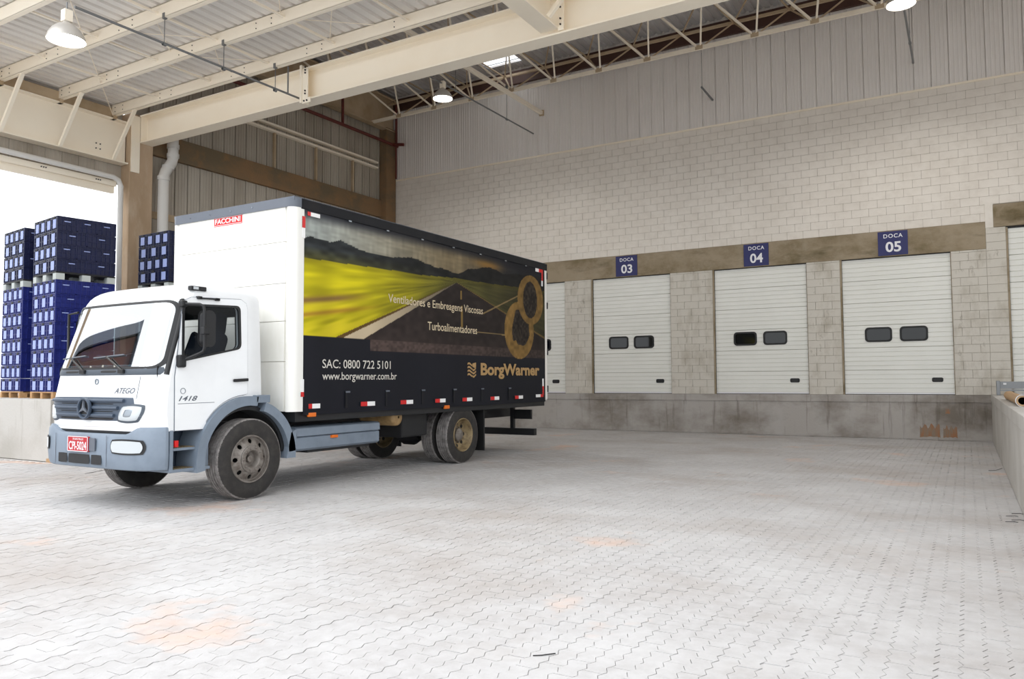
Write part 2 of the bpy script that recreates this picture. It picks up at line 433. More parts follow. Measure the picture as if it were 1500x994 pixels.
# piers of worn blocks between the doors
for (x0, x1, zt) in ((doors[0][1],doors[1][0],BB),(doors[1][1],doors[2][0],BB),(doors[2][1],doors[3][0],BB),(doors[3][1],.50,BB),(.50,.90,5.02)):
    pm = MB().box(x0, x1, D-.012, D+.33, DOCK, zt).build('pier', M_mortar, wb)
    z = DOCK; r = 0
    while z < zt-.03:
        h = min(.20, zt-z); w = x1-x0; n_ = max(1, round(w/.40)); xs = [x0+w*k/n_ for k in range(n_+1)]
        if r % 2 and n_ > 1: xs = [x0]+[x0+w*(k+.5)/n_ for k in range(n_)]+[x1]
        for a, b in zip(xs[:-1], xs[1:]):
            j = random.uniform(-.003,.003)
            MB().box(a+.004, b-.004, D-.03+j, D-.005, z+.004, z+h-.004).build('block', M_pier, pm)
        z += .20; r += 1
# ribbed siding above the blocks
SW = .38
def siding_mesh(name, h, mt):
    prof = [(-SW/2,0),(-SW/2+.004,.028),(-SW/2+.014,.028),(-SW/2+.018,-.022),(-SW/2+.042,-.022),(-SW/2+.048,0)]
    for c in (-.06,.03,.12):
        prof += [(c-.012,0),(c-.008,-.010),(c+.008,-.010),(c+.012,0)]
    prof += [(SW/2,0)]
    n_ = len(prof); mb = MB()
    mb.add([(p[0],p[1],0) for p in prof]+[(p[0],p[1],h) for p in prof], [(i,i+1,n_+i+1,n_+i) for i in range(n_-1)])
    return mb.mesh(name, mt, recalc=False)
sm = siding_mesh('siding_panel', TOPZ-JT-.03, M_siding)
x = WX+SW/2
while x < 5:
    inst('siding_panel', sm, wb, (x, D, JT+.03)); x += SW
MB().box(WX, 5, D-.03, D+.02, JT-.015, JT+.03).build('flashing_strip', M_cream, wb)
MB().box(WX, 5, D+.03, D+.35, JT, TOPZ).build('siding_backing', M_mortar, wb)

# dock doors
def door(idx, x0, x1, zt, label, windows=True, red=False):
    r = empty('door_%d' % idx, ((x0+x1)/2, D, DOCK), label, 'door', kind='structure')
    y = D+.05; n_ = 6; hh = (zt-DOCK-.05)/n_; sub = 5
    for k in range(n_):
        z0 = DOCK+.05+k*hh; prof = []
        for j in range(sub):
            a = z0+hh*j/sub; b = z0+hh*(j+1)/sub; g = .005
            prof += [(y+.016,a),(y,a+.006),(y,b-g-.006),(y+.016,b-g)]
        poly = prof+[(y+.05, z0+hh),(y+.05, z0)]
        MB().prism(poly, 'x', x0+.045, x1-.012).build('door_section', M_door, r)
    MB().box(x0+.04, x1-.01, y-.004, y+.05, DOCK+.015, DOCK+.05).build('bottom_rail', M_signwhite, r)
    MB().box(x0+.04, x1-.01, y+.002, y+.05, DOCK, DOCK+.016).build('bottom_seal', M_rubber, r)
    MB().box(x0, x0+.042, D-.01, D+.09, DOCK, zt).build('guide_rail', M_lintel, r)
    MB().box(x0+.036, x0+.046, D+.02, D+.06, DOCK, zt).build('side_seal', M_rubber, r)
    MB().box(x1-.014, x1, D+.0, D+.09, DOCK, zt).build('guide_rail', M_lintel, r)
    MB().box(x0, x1, D+.02, D+.09, zt-.02, zt+.02).build('top_seal', M_rubber, r)
    MB().box(x0, x1, D+.12, D+.3, DOCK, zt).build('door_back', M_blackp, r)
    if windows:
        for a in (.54, 1.33):
            o_ = rrect(x0+a, x0+a+.62, 2.40, 2.77, .09); i_ = rrect(x0+a+.045, x0+a+.575, 2.445, 2.725, .06)
            fr = MB(); plate(fr, o_, [i_], lambda p: (p[0], y-.018, p[1]), lambda p: (p[0], y+.012, p[1]))
            f = fr.build('window_frame', M_rubber, r)
            MB().prism(i_, 'y', y-.004, y+.002).build('pane', M_dglass, f)
        h = MB().prism(rrect(x1-.49, x1-.25, 1.39, 1.50, .035), 'y', y-.012, y+.004).build('handle', M_rubber, r)
        MB().prism(rrect(x1-.45, x1-.29, 1.42, 1.47, .015), 'y', y-.016, y-.011).build('grip', M_blackp, h)
    return r
door(2, *doors[0], BB, 'white sectional dock door mostly hidden behind the lorry')
door(3, *doors[1], BB, 'white sectional dock door under the DOCA 03 sign')
door(4, *doors[2], BB, 'white sectional dock door under the DOCA 04 sign')
door(5, *doors[3], BB, 'white sectional dock door under the DOCA 05 sign')
door(6, *d6, 5.0, 'taller white dock door cut off by the right edge of the picture', windows=False)
for (num, x0, x1) in (('03',-8.90,-8.23),('04',-5.14,-4.48),('05',-1.81,-1.14)):
    s_ = MB().box(x0, x1, D-.055, D-.037, 4.55, 5.15).build('dock_sign', M_signblue, label='%s of the three navy dock signs on the lintel, reading DOCA %s' % ({'03':'leftmost','04':'middle','05':'rightmost'}[num], num), cat='sign', group='dock number signs')
    Pp = lambda u, v: (u, D-.0565, v)
    lettering('DOCA', Pp, x0+.13, x1-.11, 4.985, 5.085, M_signwhite, s_, offset=.012, spacing=1.15)
    lettering(num, Pp, x0+.17, x1-.15, 4.63, 4.89, M_signwhite, s_, offset=.025)

# ------------------------------------------------------------------ setting: left wall
wl = empty('wall_left', (WX, 16, 0), 'weathered ribbed sheet wall with brown concrete beam behind the lorry', 'wall', kind='structure')
sl1 = siding_mesh('siding_panel', TOPZ-7.84, M_sideleft); sl2 = siding_mesh('siding_panel', 7.22-5.78, M_sideleft)
y = 11.85+SW/2
while y < D:
    inst('siding_panel', sl1, wl, (WX, y, 7.84), (0,0,-PI/2+PI)); inst('siding_panel', sl2, wl, (WX, y, 5.78), (0,0,PI/2)); y += SW
MB().box(WX-.3, WX-.05, 11.4, D+.3, SLZ, TOPZ).build('wall_core', M_sideleft, wl)
MB().box(WX-.04, WX+.12, 11.8, D-.55, 7.22, 7.82).build('concrete_beam', M_beamrust, wl, bevel=.01)
MB().box(WX-.04, WX+.05, 11.8, D, 5.62, 5.80).build('sill_trim', M_creamdark, wl)
MB().box(WX-.04, WX+.02, 11.8, D, SLZ, 5.62).build('lower_wall', M_sideleft, wl)
for z in (8.92, 9.10):
    MB().box(WX+.02, WX+.16, 13.6, 20.5, z-.03, z+.03).build('girt_rail', M_cream, wl)
for y in (15.9,17.6,19.3):
    MB().box(WX+.02, WX+.10, y-.03, y+.03, 7.85, 9.0).build('girt_post', M_creamdark, wl)
# wall strip above the opening on the left
wo = empty('wall_opening', (WX, 8, 6), 'cream lintel and short sheet strip over the open bay on the left', 'wall', kind='structure')
sl3 = siding_mesh('siding_panel', .5, M_sideleft)
y = 4.6
while y < 10.95:
    inst('siding_panel', sl3, wo, (WX-.05, y, 6.30), (0,0,PI/2)); y += SW
MB().box(WX-.10, WX-.06, 4.4, 11.2, 6.30, 8.12).build('wall_upper', M_sideleft, label='plain sheet behind the deep left girder', cat='wall', kind='structure')
MB().box(WX-.12, WX+.12, 4.4, 10.95, 6.20, 6.33).build('lintel_flange', M_cream, wo)
MB().box(WX-.04, WX+.04, 4.4, 10.95, 6.04, 6.20).build('lintel_web', M_cream, wo)
for y in (9.2,10.45):
    for k in range(3): MB().lathe([(.001,.02),(.014,.02),(.014,0)], (WX+.12,y+.05*k,6.27),'x',6).build('bolt', M_darkmetal, wo)
# columns
def column(x0, x1, y0, y1, z0, z1, mt, label):
    c = empty('concrete_column', ((x0+x1)/2,(y0+y1)/2,z0), label, 'column')
    MB().box(x0, x1, y0, y1, z0, z1).build('shaft', mt, c, bevel=.02); return c
c1 = column(WX-.1, WX+.28, 11.18, 11.80, SLZ, 8.05, M_column, 'tan concrete column beside the open bay, carrying the big cream girder')
MB().box(WX+.28, WX+.31, 11.20, 11.42, 6.6, 8.0).build('steel_cover', M_cream, c1)
column(WX+.02, WX+.34, 20.72, D-.04, SLZ, 10.4, M_beamrust, 'brown concrete column in the far corner of the hall')
column(WX-.3, WX+.28, 3.7, 4.35, 0, 8.05, M_column, 'tan concrete column at the open front of the bay')

# ------------------------------------------------------------------ setting: roofs
def deck_mesh(w, ylen, mt, nr):
    prof = [(-w/2,0)]
    for k in range(nr):
        c = -w/2+w*(k+.5)/nr; prof += [(c-.05,0),(c-.03,.045),(c+.03,.045),(c+.05,0)]
    prof += [(w/2,0)]; n_ = len(prof); mb = MB()
    mb.add([(p[0],0,p[1]) for p in prof]+[(p[0],ylen,p[1]) for p in prof], [(i,i+1,n_+i+1,n_+i) for i in range(n_-1)])
    return mb.mesh('roof_sheet', mt, recalc=False)
CY0, CY1, CZ = 5.7, 10.95, 8.13
XR = 12.0
ceil1 = empty('ceiling', (-6, 8, CZ), 'pale ribbed metal canopy roof over the front of the yard', 'roof', kind='structure')
dm = deck_mesh(1.0, CY1-CY0, M_deck, 4); x = WX-.3
while x < XR:
    inst('roof_sheet', dm, ceil1, (x+.5, CY0, CZ)); x += 1.0
MB().box(WX-.4, XR, CY0-.1, CY1, CZ+.06, CZ+.12).build('roof_skin', M_deck, ceil1)
for x in (-15.7,-13.9,-12.1,-10.3,-8.5):
    for (ya, yb) in ((6.9,8.27),(8.33,9.52),(9.58,10.77)):
        MB().bar((x,ya,7.98),(x+.02,yb,7.98),.05,.03).build('tie_rod', M_cream, ceil1)
for x in (-12.9,-9.8):
    for (ya, yb) in ((8.33,9.52),(9.58,10.77)):
        MB().tube([(x-.6,ya,8.02),(x+.6,yb,8.08)],.008,6).build('sag_rod', M_cream, ceil1)
        MB().tube([(x+.6,ya,8.02),(x-.6,yb,8.08)],.008,6).build('sag_rod', M_cream, ceil1)
RZ = 11.62
ceil2 = empty('ceiling_rear', (-6, 16, RZ), 'dark ribbed metal roof high over the dock bay', 'roof', kind='structure')
SKX0, SKX1, SKY0, SKY1 = -13.16, -11.84, 20.0, 20.92
dm2 = deck_mesh(1.32, D+.3-11.0, M_deckrear, 6)
dm3 = deck_mesh(1.32, SKY0-11.0, M_deckrear, 6); dm4 = deck_mesh(1.32, D+.3-SKY1, M_deckrear, 6)
x = SKX0-1.32*4
while x < XR:
    if abs(x-SKX0) < .01:
        inst('roof_sheet', dm3, ceil2, (x+.66, 11.0, RZ)); inst('roof_sheet', dm4, ceil2, (x+.66, SKY1, RZ))
    else: inst('roof_sheet', dm2, ceil2, (x+.66, 11.0, RZ))
    x += 1.32
MB().box(WX-.4, SKX0, 11, D+.4, RZ+.06, RZ+.12).box(SKX1, XR, 11, D+.4, RZ+.06, RZ+.12).box(SKX0, SKX1, 11, SKY0, RZ+.06, RZ+.12).box(SKX0, SKX1, SKY1, D+.4, RZ+.06, RZ+.12).build('roof_skin', M_deckrear, ceil2)
M_skyl = glass('skylight_sheet', (250,250,250), .02, .3, .4, .05)
win = empty('window_1', ((SKX0+SKX1)/2, (SKY0+SKY1)/2, RZ), 'bright translucent skylight sheet in the dark rear roof', 'skylight', kind='structure')
MB().add([(SKX0,SKY0,RZ+.03),(SKX1,SKY0,RZ+.03),(SKX1,SKY1,RZ+.03),(SKX0,SKY1,RZ+.03)], [(0,3,2,1)]).build('pane', M_skyl, win, recalc=False)
for y in (20.3,20.62): MB().box(SKX0, SKX1, y-.012, y+.012, RZ+.0, RZ+.02).build('glazing_bar', M_galv, win)
MB().box(WX, XR, D-.12, D-.01, 11.08, 11.50).build('eaves_beam', mat('dark_brown_steel', (74,48,40), .6), wb)
# unseen sheets added to keep daylight out of the rear bay
blk = empty('wall_sky_blocker', (-3, 11.05, 8.7), 'unseen sheet added above the canopy roof to keep daylight out', 'wall', kind='structure')
MB().box(WX-.3, XR, 11.0, 11.06, 8.27, RZ+.1).build('sheet', M_siding, blk)
wr = MB().box(XR, XR+.3, 11.0, D+.4, 1.1, RZ+.1).build('wall_right_blocker', M_siding, label='unseen end sheet added to dim the right of the dock bay', cat='wall', kind='structure')  # added to reduce the light from the open right side

# warehouse on the far side of the yard, behind the camera (seen mirrored in the windshield)
wh = empty('warehouse', (-46, -6, 0), 'gabled brick red warehouse across the yard, mirrored in the windshield', 'building')
M_wh = mat('warehouse_sheet', (96,66,60), .8, layers=[((80,74,78),(.3,.3,.3),.45,.6,.8)])
MB().prism([(-12.2,0),(-2.0,0),(-2.0,9.0),(-10.0,14.2),(-12.2,9.0)], 'x', -58, -33.5).build('wall', M_wh, wh)
MB().prism([(-12.7,8.0),(-10.0,14.3),(-1.2,8.6),(-1.2,9.1),(-10.0,15.0),(-12.7,8.6)], 'x', -58.5, -32.5).build('roof', M_greytrim, wh)
for k in range(2): MB().box(-33.55, -33.4, -9.5+4*k, -6.4+4*k, 0, 5.2).build('loading_door', M_greytrim, wh)
for k in range(4): MB().bar((-33.4,-9.6+2*k,8.4),(-33.4,-8.2+1.5*k,11.6-.8*k),.15,.2).build('rafter', M_cream, wh)

# ------------------------------------------------------------------ girders, purlins, trusses
def girder_y(name, x, y0, y1, z0, z1, fw, mt, label, right_face=True):
    g = empty(name, (x, (y0+y1)/2, z0), label, 'beam')
    MB().box(x-.012, x+.012, y0, y1, z0+.03, z1-.03).build('web', mt, g)
    MB().box(x-fw/2, x+fw/2, y0, y1, z0, z0+.03).build('bottom_flange', mt, g)
    MB().box(x-fw/2, x+fw/2, y0, y1, z1-.03, z1).build('top_flange', mt, g)
    return g
gl = girder_y('steel_girder', WX+.12, 4.4, 11.15, 6.77, 7.80, .30, M_cream, 'deep cream steel girder over the open bay at the left')
for (dy, dz) in ((10.42,7.0),(10.42,7.12),(10.52,7.0),(10.52,7.12)):
    MB().lathe([(.001,.015),(.016,.015),(.016,0)], (WX+.135,dy,dz),'x',6).build('bolt', M_darkmetal, gl)
for y in (6.85,8.28,9.52,10.78):
    MB().bar((WX+.26,y,6.80),(WX+1.02,y+.03,7.88),.07,.07,(0,1,0)).build('knee_brace', M_cream, gl)
GY = 11.60
gm = empty('steel_girder', (-7, GY, 7.35), 'long deep cream steel girder crossing above the lorry', 'beam')
MB().box(WX+.10, XR, GY-.012, GY+.012, 7.39, 8.03).build('web', M_cream, gm)
MB().box(WX+.02, XR, GY-.175, GY+.175, 7.36, 7.39).build('bottom_flange', M_cream, gm)
MB().box(WX+.10, XR, GY-.175, GY+.175, 8.02, 8.05).build('top_flange', M_cream, gm)
MB().box(WX+.30, WX+.325, GY-.17, GY, 7.39, 8.02).build('end_plate', M_cream, gm)
st_ = MB().box(-11.84,-11.78,GY-.22,GY-.01,7.30,8.10).build('stiffener', M_cream, gm)
MB().box(-11.78,-11.55,GY-.20,GY-.18,7.28,7.39).build('clip_angle', M_cream, gm)
MB().box(-11.78,-11.62,GY-.20,GY-.185,7.39,8.02).build('splice_plate', M_cream, gm)
for z in (7.48,7.54,7.92,7.98,8.04):
    MB().lathe([(.001,-.02),(.018,-.02),(.018,0)], (-11.69,GY-.20,z),'y',6).build('bolt', M_darkmetal, gm)
for x in (-11.72,-11.64):
    MB().lathe([(.001,-.02),(.018,-.02),(.018,0)], (x,GY-.20,7.33),'y',6).build('bolt', M_darkmetal, gm)
gs = girder_y('steel_girder', -5.95, 4.5, GY-.18, 7.44, 8.02, .34, M_cream, 'cream steel girder running toward the camera at the top middle')
MB().bar((-5.75,11.0,7.47),(-5.2,11.0,8.02),.07,.07,(0,1,0)).build('knee_brace', M_cream, gs)
MB().box(-5.78,-5.68,GY-.20,GY-.16,7.40,8.02).build('end_plate', M_cream, gm)
for z in (7.5,7.6,7.8,7.95): MB().lathe([(.001,-.02),(.016,-.02),(.016,0)], (-5.73,GY-.20,z),'y',6).build('bolt', M_darkmetal, gm)
girder_y('steel_girder', WX+.25, 11.85, D-.1, 10.32, 11.5, .25, M_creamdark, 'tan steel girder under the rear roof along the left wall')
ords = ['nearest', 'second', 'third', 'farthest']
for k, y in enumerate((6.86,8.25,9.50,10.76)):
    p = empty('roof_purlin', (-6, y, 7.87), '%s of the four cream purlins under the canopy roof' % ords[k], 'beam', 'canopy purlins')
    MB().box(WX+.2, XR, y, y+.012, 7.87, 8.12).build('web', M_cream, p)
    MB().box(WX+.2, XR, y, y+.09, 7.862, 7.878).build('bottom_flange', M_cream, p)
    MB().box(WX+.2, XR, y, y+.09, 8.11, 8.124).build('top_flange', M_cream, p)
    for x in (-17.3,-17.0,-15.6,-15.2,-13.2,-12.8,-11.0,-10.6,-8.8):
        for z in (7.94,8.04):
            MB().lathe([(.001,-.01),(.011,-.01),(.011,0)], (x,y,z),'y',6).build('bolt', M_darkmetal, p)
    if k: 
        MB().bar((WX+.22,y-.02,7.82),(WX+.22,y+.06,7.82),.12,.1).build('cleat', M_creamdark, p)
# eaves strut on top of the left girder
MB().box(WX+.02, WX+.2, 4.5, 10.9, 7.83, 8.05).build('eaves_strut', M_creamdark, label='tan steel strut lying on top of the deep left girder', cat='beam')
# trusses
def truss(y, label):
    t = empty('roof_truss', (-8, y, 10.33), label, 'truss', 'rear roof trusses')
    zb, zf, zk = 10.37, 11.50, 11.22; yf, yk = y-.75, y+.82
    MB().bar((WX+.3,y,zb),(7,y,zb),.09,.09).build('bottom_chord', M_cream, t)
    MB().bar((WX+.3,yf,zf),(7,yf,zf),.07,.07).build('top_chord', M_creamdark, t)
    MB().bar((WX+.3,yk,zk),(7,yk,zk),.07,.07).build('top_chord', M_creamdark, t)
    s = 1.462; xs = [-16.13+s*k for k in range(15)]
    for x in xs:
        MB().bar((x+.03,y,zb),(x+.30,yf,zf),.045,.045).build('web_member', M_cream, t)
        MB().bar((x-.03,y,zb),(x+.30-s,yf,zf),.05,.05).build('web_member', M_cream, t)
        MB().bar((x+.03,y,zb),(x+.72,yk,zk),.04,.04).build('web_member', M_creamdark, t)
        MB().bar((x-.03,y,zb),(x+.72-s,yk,zk),.04,.04).build('web_member', M_creamdark, t)
        MB().bar((x+.30-s,yf,zf),(x+.72-s,yk,zk),.035,.035).build('lacing_member', M_creamdark, t)
        MB().bar((x+.30,yf,zf),(x+.72-s,yk,zk),.035,.035).build('lacing_member', M_creamdark, t)
        MB().box(x-.10,x+.10,y-.055,y-.045,zb-.06,zb+.06).build('gusset_plate', M_creamdark, t)
    return t
truss(20.0, 'cream lattice truss close in front of the dock wall')
truss(16.9, 'tan lattice truss half hidden above the long girder')

# ------------------------------------------------------------------ pipes and lamps
def pipe(name, pts, r, mt, label, n=12, cat='pipe', parent=None):
    return MB().tube(pts, r, n).build(name, mt, parent, smooth=50, label=label, cat=cat)
pipe('drain_pipe', [(WX+.24,4.5,6.42),(WX+.24,10.80,6.38),(WX+.24,10.93,6.33),(WX+.24,10.99,6.20),(WX+.24,10.99,SLZ)], .062, M_pvc, 'white plastic drain pipe under the left girder, turning down the column')
dp = empty('downpipe', (WX+.3,12.1,SLZ), 'fat white plastic downpipe with a bend beside the column', 'pipe')
MB().tube([(WX+.32,12.33,7.75),(WX+.32,12.33,7.20),(WX+.32,12.30,7.08),(WX+.32,12.12,6.80),(WX+.32,12.07,6.66),(WX+.32,12.07,SLZ)], .13, 16).build('tube', M_pvc, dp, smooth=50)
for (y, z) in ((12.33,7.26),(12.20,6.93),(12.07,6.62),(12.33,7.5)):
    MB().lathe([(.135,-.05),(.15,-.05),(.15,.05),(.135,.05)], (WX+.32,y,z),'z',16).build('collar', M_pvc, dp, smooth=50)
rp = empty('sprinkler_pipe', (WX+.25,19,9.8), 'dark red sprinkler pipe along the left wall', 'pipe')
MB().tube([(WX+.46,14.0,9.78),(WX+.46,D-.1,9.80)], .055, 10).build('main_run', M_redpipe, rp, smooth=50)
MB().tube([(WX+.46,20.9,9.80),(WX+.95,20.9,9.72)], .055, 10).build('branch', M_redpipe, rp, smooth=50)
MB().tube([(WX+.46,18.38,9.78),(WX+.46,18.38,11.5)], .045, 8).build('riser', M_redpipe, rp, smooth=50)
MB().tube([(WX+.46,21.1,9.8),(WX+.46,21.1,11.4)], .04, 8).build('riser', M_redpipe, rp, smooth=50)
MB().tube([(WX+.46,21.1,9.75),(WX+.46,21.1,8.62)], .03, 8).build('riser', M_redpipe, rp, smooth=50)
def hanger(parent, x, y, z0, z1):
    MB().tube([(x,y,z0),(x,y,z1)], .008, 6).build('hanger_rod', M_galv, parent)
    MB().box(x-.03,x+.03,y-.03,y+.03,z1-.02,z1+.08).build('hanger_clamp', M_galv, parent)
    MB().lathe([(.03,-.03),(.034,-.03),(.034,.03),(.03,.03)], (x,y,z0-.02),'y',10).build('hanger_ring', M_galv, parent)
cd = empty('conduit_rail', (-11.9,9,7.4), 'thin grey conduit hung under the canopy purlins', 'conduit')
MB().tube([(-11.9,6.70,7.39),(-11.9,GY-.1,7.43)], .022, 8).build('tube', M_galv, cd)
for y in (8.27,9.52,10.78): hanger(cd, -11.9, y, 7.41, 7.86)
MB().tube([(-11.9,11.12,7.42),(-11.9,11.12,8.0)], .016, 8).build('drop_rod', M_galv, cd)
cd2 = empty('conduit_rail', (-11.69,19,9.3), 'thin grey conduit reaching the siding beside the rear lamp', 'conduit')
MB().tube([(-11.69,15.6,9.33),(-11.69,D-.02,9.36)], .022, 8).build('tube', M_galv, cd2)
hanger(cd2, -11.69, 19.6, 9.36, 10.3); hanger(cd2, -11.69, 16.9, 9.36, 10.3)
cb = empty('steel_strut', (-11.38,19,9.9), 'cream square steel strut running back to the siding', 'beam')
MB().bar((-11.38,13.0,9.93),(-11.38,D-.04,9.97),.10,.10).build('tube', M_cream, cb)
MB().box(-11.46,-11.30,D-.05,D-.02,9.88,10.06).build('end_plate', M_creamdark, cb)
cd3 = empty('conduit_rail', (-5.92,20.8,9.35), 'short grey conduit stub hung on a wire against the siding', 'conduit')
MB().tube([(-5.92,20.22,9.37),(-5.92,D-.02,9.35)], .03, 8).build('tube', M_galv, cd3)
MB().tube([(-5.92,20.26,9.39),(-5.92,20.26,10.34)], .006, 6).build('hanger_wire', M_galv, cd3)
cd4 = empty('conduit_rail', (-.89,19,9.3), 'thin grey conduit below the lamp at the top right', 'conduit')
MB().tube([(-.89,16.8,9.31),(-.89,D-.02,9.32)], .024, 8).build('tube', M_galv, cd4)
hanger(cd4, -.89, 19.95, 9.34, 10.33)
gw = pipe('brace_wire', [(-13.1,7.3,8.05),(WX+.30,10.72,7.84)], .010, M_cream, 'thin cream bracing rod slanting below the canopy roof', 6, 'rod')
def lamp(x, y, z, r, label, tilt, drop):
    l = empty('high_bay_lamp', (x,y,z), label, 'lamp', 'high bay lamps')
    prof = [(r,0),(r*.99,.015),(r*.93,r*.30),(r*.74,r*.62),(r*.45,r*.88),(r*.20,r*1.02),(r*.19,r*1.12)]
    MB().lathe(prof, (x,y,z), 'z', 28).build('shade', M_lamp, l, smooth=60)
    MB().lathe([(.001,.05),(r*.5,.045),(r*.93,.03)], (x,y,z), 'z', 28).build('diffuser', M_glow, l)
    MB().box(x-.06,x+.06,y-.06,y+.06,z+r*1.10,z+r*1.10+.18).build('ballast_box', M_cream, l)
    MB().tube([(x,y,z+r*1.1+.17),(x,y,z+r*1.1+.19+drop)], .012, 6).build('hook', M_galv, l)
    pd = bpy.data.lights.new('lamp_light','SPOT'); po_ = bpy.data.objects.new('lamp_light', pd); COL.objects.link(po_)
    pd.energy = 150; pd.spot_size = math.radians(165); pd.spot_blend = .5; pd.color = (1,.96,.9); pd.shadow_soft_size = .15; po_.parent = l; po_.location = (0,0,-.03)
    return l
lamp(-11.9, 6.58, 6.80, .275, 'lit bell shaped lamp hanging under the canopy at the upper left', 0, .12)
lamp(-11.69, 16.3, 8.92, .26, 'lit bell shaped lamp hanging before the lattice truss in the middle', 0, .05)
lamp(-.89, 16.9, 8.94, .27, 'lit lamp cut by the top edge of the picture at right', 0, .02)

# ------------------------------------------------------------------ the lorry
CX = -9.08                       # centre line
SX = -7.80                       # left side of the cargo box
truck = empty('box_truck', (CX, 9.8, 0), 'white cab box lorry with printed black side curtain standing in the yard', 'truck')
def half_w(z): return 1.13-.08*(z-.92)/1.58
YFZ = ([.80,.92,1.10,1.30,1.63,2.46,2.56,2.64,2.69,2.715],[5.48,5.46,5.44,5.45,5.51,5.77,5.83,5.92,6.02,6.20])
def yfr(z): return float(np.interp(z, *YFZ))
def bulge(t): return .045*t*t+.17*abs(t)**9
def F(x, z): return yfr(z)+bulge(max(-1, min(1, (x-CX)/half_w(z))))
def ring(z, w, yfo, rear, inset=0):
    pts = []
    for k in range(29):
        t = math.sin(-PI/2+PI*k/28); pts.append((CX+t*(w-inset), yfo+inset+bulge(t), z))
    yc = yfo+inset+bulge(1); ysd = [yc+(rear-inset-.06-yc)*q for q in (.2,.5,.8)]
    for y in ysd: pts.append((CX+w-inset, y, z))
    pts += [(CX+w-inset, rear-inset-.06, z), (CX+w-inset-.02, rear-inset-.02, z), (CX+w-inset-.06, rear-inset, z)]
    pts += [(CX-w+inset+.06, rear-inset, z), (CX-w+inset+.02, rear-inset-.02, z), (CX-w+inset, rear-inset-.06, z)]
    for y in reversed(ysd): pts.append((CX-w+inset, y, z))
    return pts
def loft(rings):
    n_ = len(rings[0]); mb = MB(); fs = []
    for i in range(len(rings)-1):
        for k in range(n_): fs.append((i*n_+k, i*n_+(k+1)%n_, (i+1)*n_+(k+1)%n_, (i+1)*n_+k))
    fs += [tuple(range(n_-1,-1,-1)), tuple(range((len(rings)-1)*n_, len(rings)*n_))]
    return mb.add([p for r in rings for p in r], fs)
zs = [.92,1.0,1.1,1.2,1.3,1.45,1.63,1.8,2.0,2.2,2.4,2.5]
rings = [ring(z, half_w(z), yfr(z), 7.08) for z in zs]
rings += [ring(2.57,1.040,5.84,7.075), ring(2.62,1.022,5.89,7.06), ring(2.66,.995,5.95,7.03), ring(2.69,.955,6.02,6.99), ring(2.71,.89,6.12,6.93)]
outer = loft(rings)
inner = loft([ring(z, half_w(z), yfr(z), 7.08, .06) for z in (1.02,1.3,1.63,2.0,2.45)]+[ring(2.60,1.0,5.92,7.05,.06)])
WIN = [(5.86,1.75),(5.87,2.38),(5.90,2.42),(6.66,2.44),(6.71,2.40),(6.71,1.95),(6.66,1.905),(6.3,1.83)]
WINr = rpoly([(5.865,1.74),(5.885,2.415),(6.71,2.45),(6.71,1.915)], .07, 5)
cut_win = MB().prism(WINr, 'x', CX-1.4, CX+1.4)
WSO = [(CX-.99,1.70),(CX+.99,1.70),(CX+.945,2.43),(CX-.945,2.43)]
cut_ws = MB().prism(WSO, 'y', 5.2, 6.15)
cut_rear = MB().prism(rrect(CX-.75,CX+.75,1.86,2.36,.08,3), 'y', 6.9, 7.3)
WY, WR = 6.80, .51
cut_arch = MB().lathe([(.735,-1.4),(.735,1.4)], (CX,WY,.53), 'x', 48, cap=True)
shell = bool_mesh(outer, [inner, cut_ws, cut_win, cut_rear, cut_arch]).build('cab', M_white, truck, smooth=35)
lin_o = loft([ring(z, half_w(z), yfr(z), 7.08, .062) for z in (1.03,1.3,1.63,2.0,2.44)]+[ring(2.595,1.0,5.92,7.05,.062)])
lin_i = loft([ring(z, half_w(z), yfr(z), 7.08, .085) for z in (1.06,1.3,1.63,2.0,2.42)]+[ring(2.57,1.0,5.92,7.05,.085)])
bool_mesh(lin_o, [lin_i, cut_ws, cut_win, cut_rear, cut_arch]).build('cab_lining', M_blackp, shell)
# windshield, seals
def wsP(u, v, o):
    z = 1.665+v*(2.455-1.665); w = 1.035+(.985-1.035)*v
    return (CX+(2*u-1)*w, F(CX+(2*u-1)*w, z)-o, z)
MB().grid(lambda u, v: wsP(u, v, .008), 41, 12).build('windshield', M_ws, shell, smooth=60)
sb = MB(); N = 60
def loop_ws(k, e):
    # rounded outline parameter around the windshield
    pts = rpoly([(-1,0),(1,0),(1,1),(-1,1)], .12, 6)
    return pts
base = rpoly([(-1.0,0.0),(1.0,0.0),(1.0,1.0),(-1.0,1.0)], .16, 8)
dense = []
for i in range(len(base)):
    a, b = Vector(base[i]), Vector(base[(i+1)%len(base)]); k = max(1, int((b-a).length/.08))
    dense += [tuple(a+(b-a)*j/k) for j in range(k)]
def wsPt(p, s, o):
    u = .5+p[0]*.5*(1+s*.055); v = .5+(p[1]-.5)*(1+s*.09); return wsP(u, v, o)
n_ = len(dense)
sb.add([wsPt(p,.55,.014) for p in dense]+[wsPt(p,-.15,.018) for p in dense]+[wsPt(p,-.25,.006) for p in dense],
       [(i,(i+1)%n_,n_+(i+1)%n_,n_+i) for i in range(n_)]+[(n_+i,n_+(i+1)%n_,2*n_+(i+1)%n_,2*n_+i) for i in range(n_)])
sb.build('windshield_seal', M_blackp, shell, smooth=50)
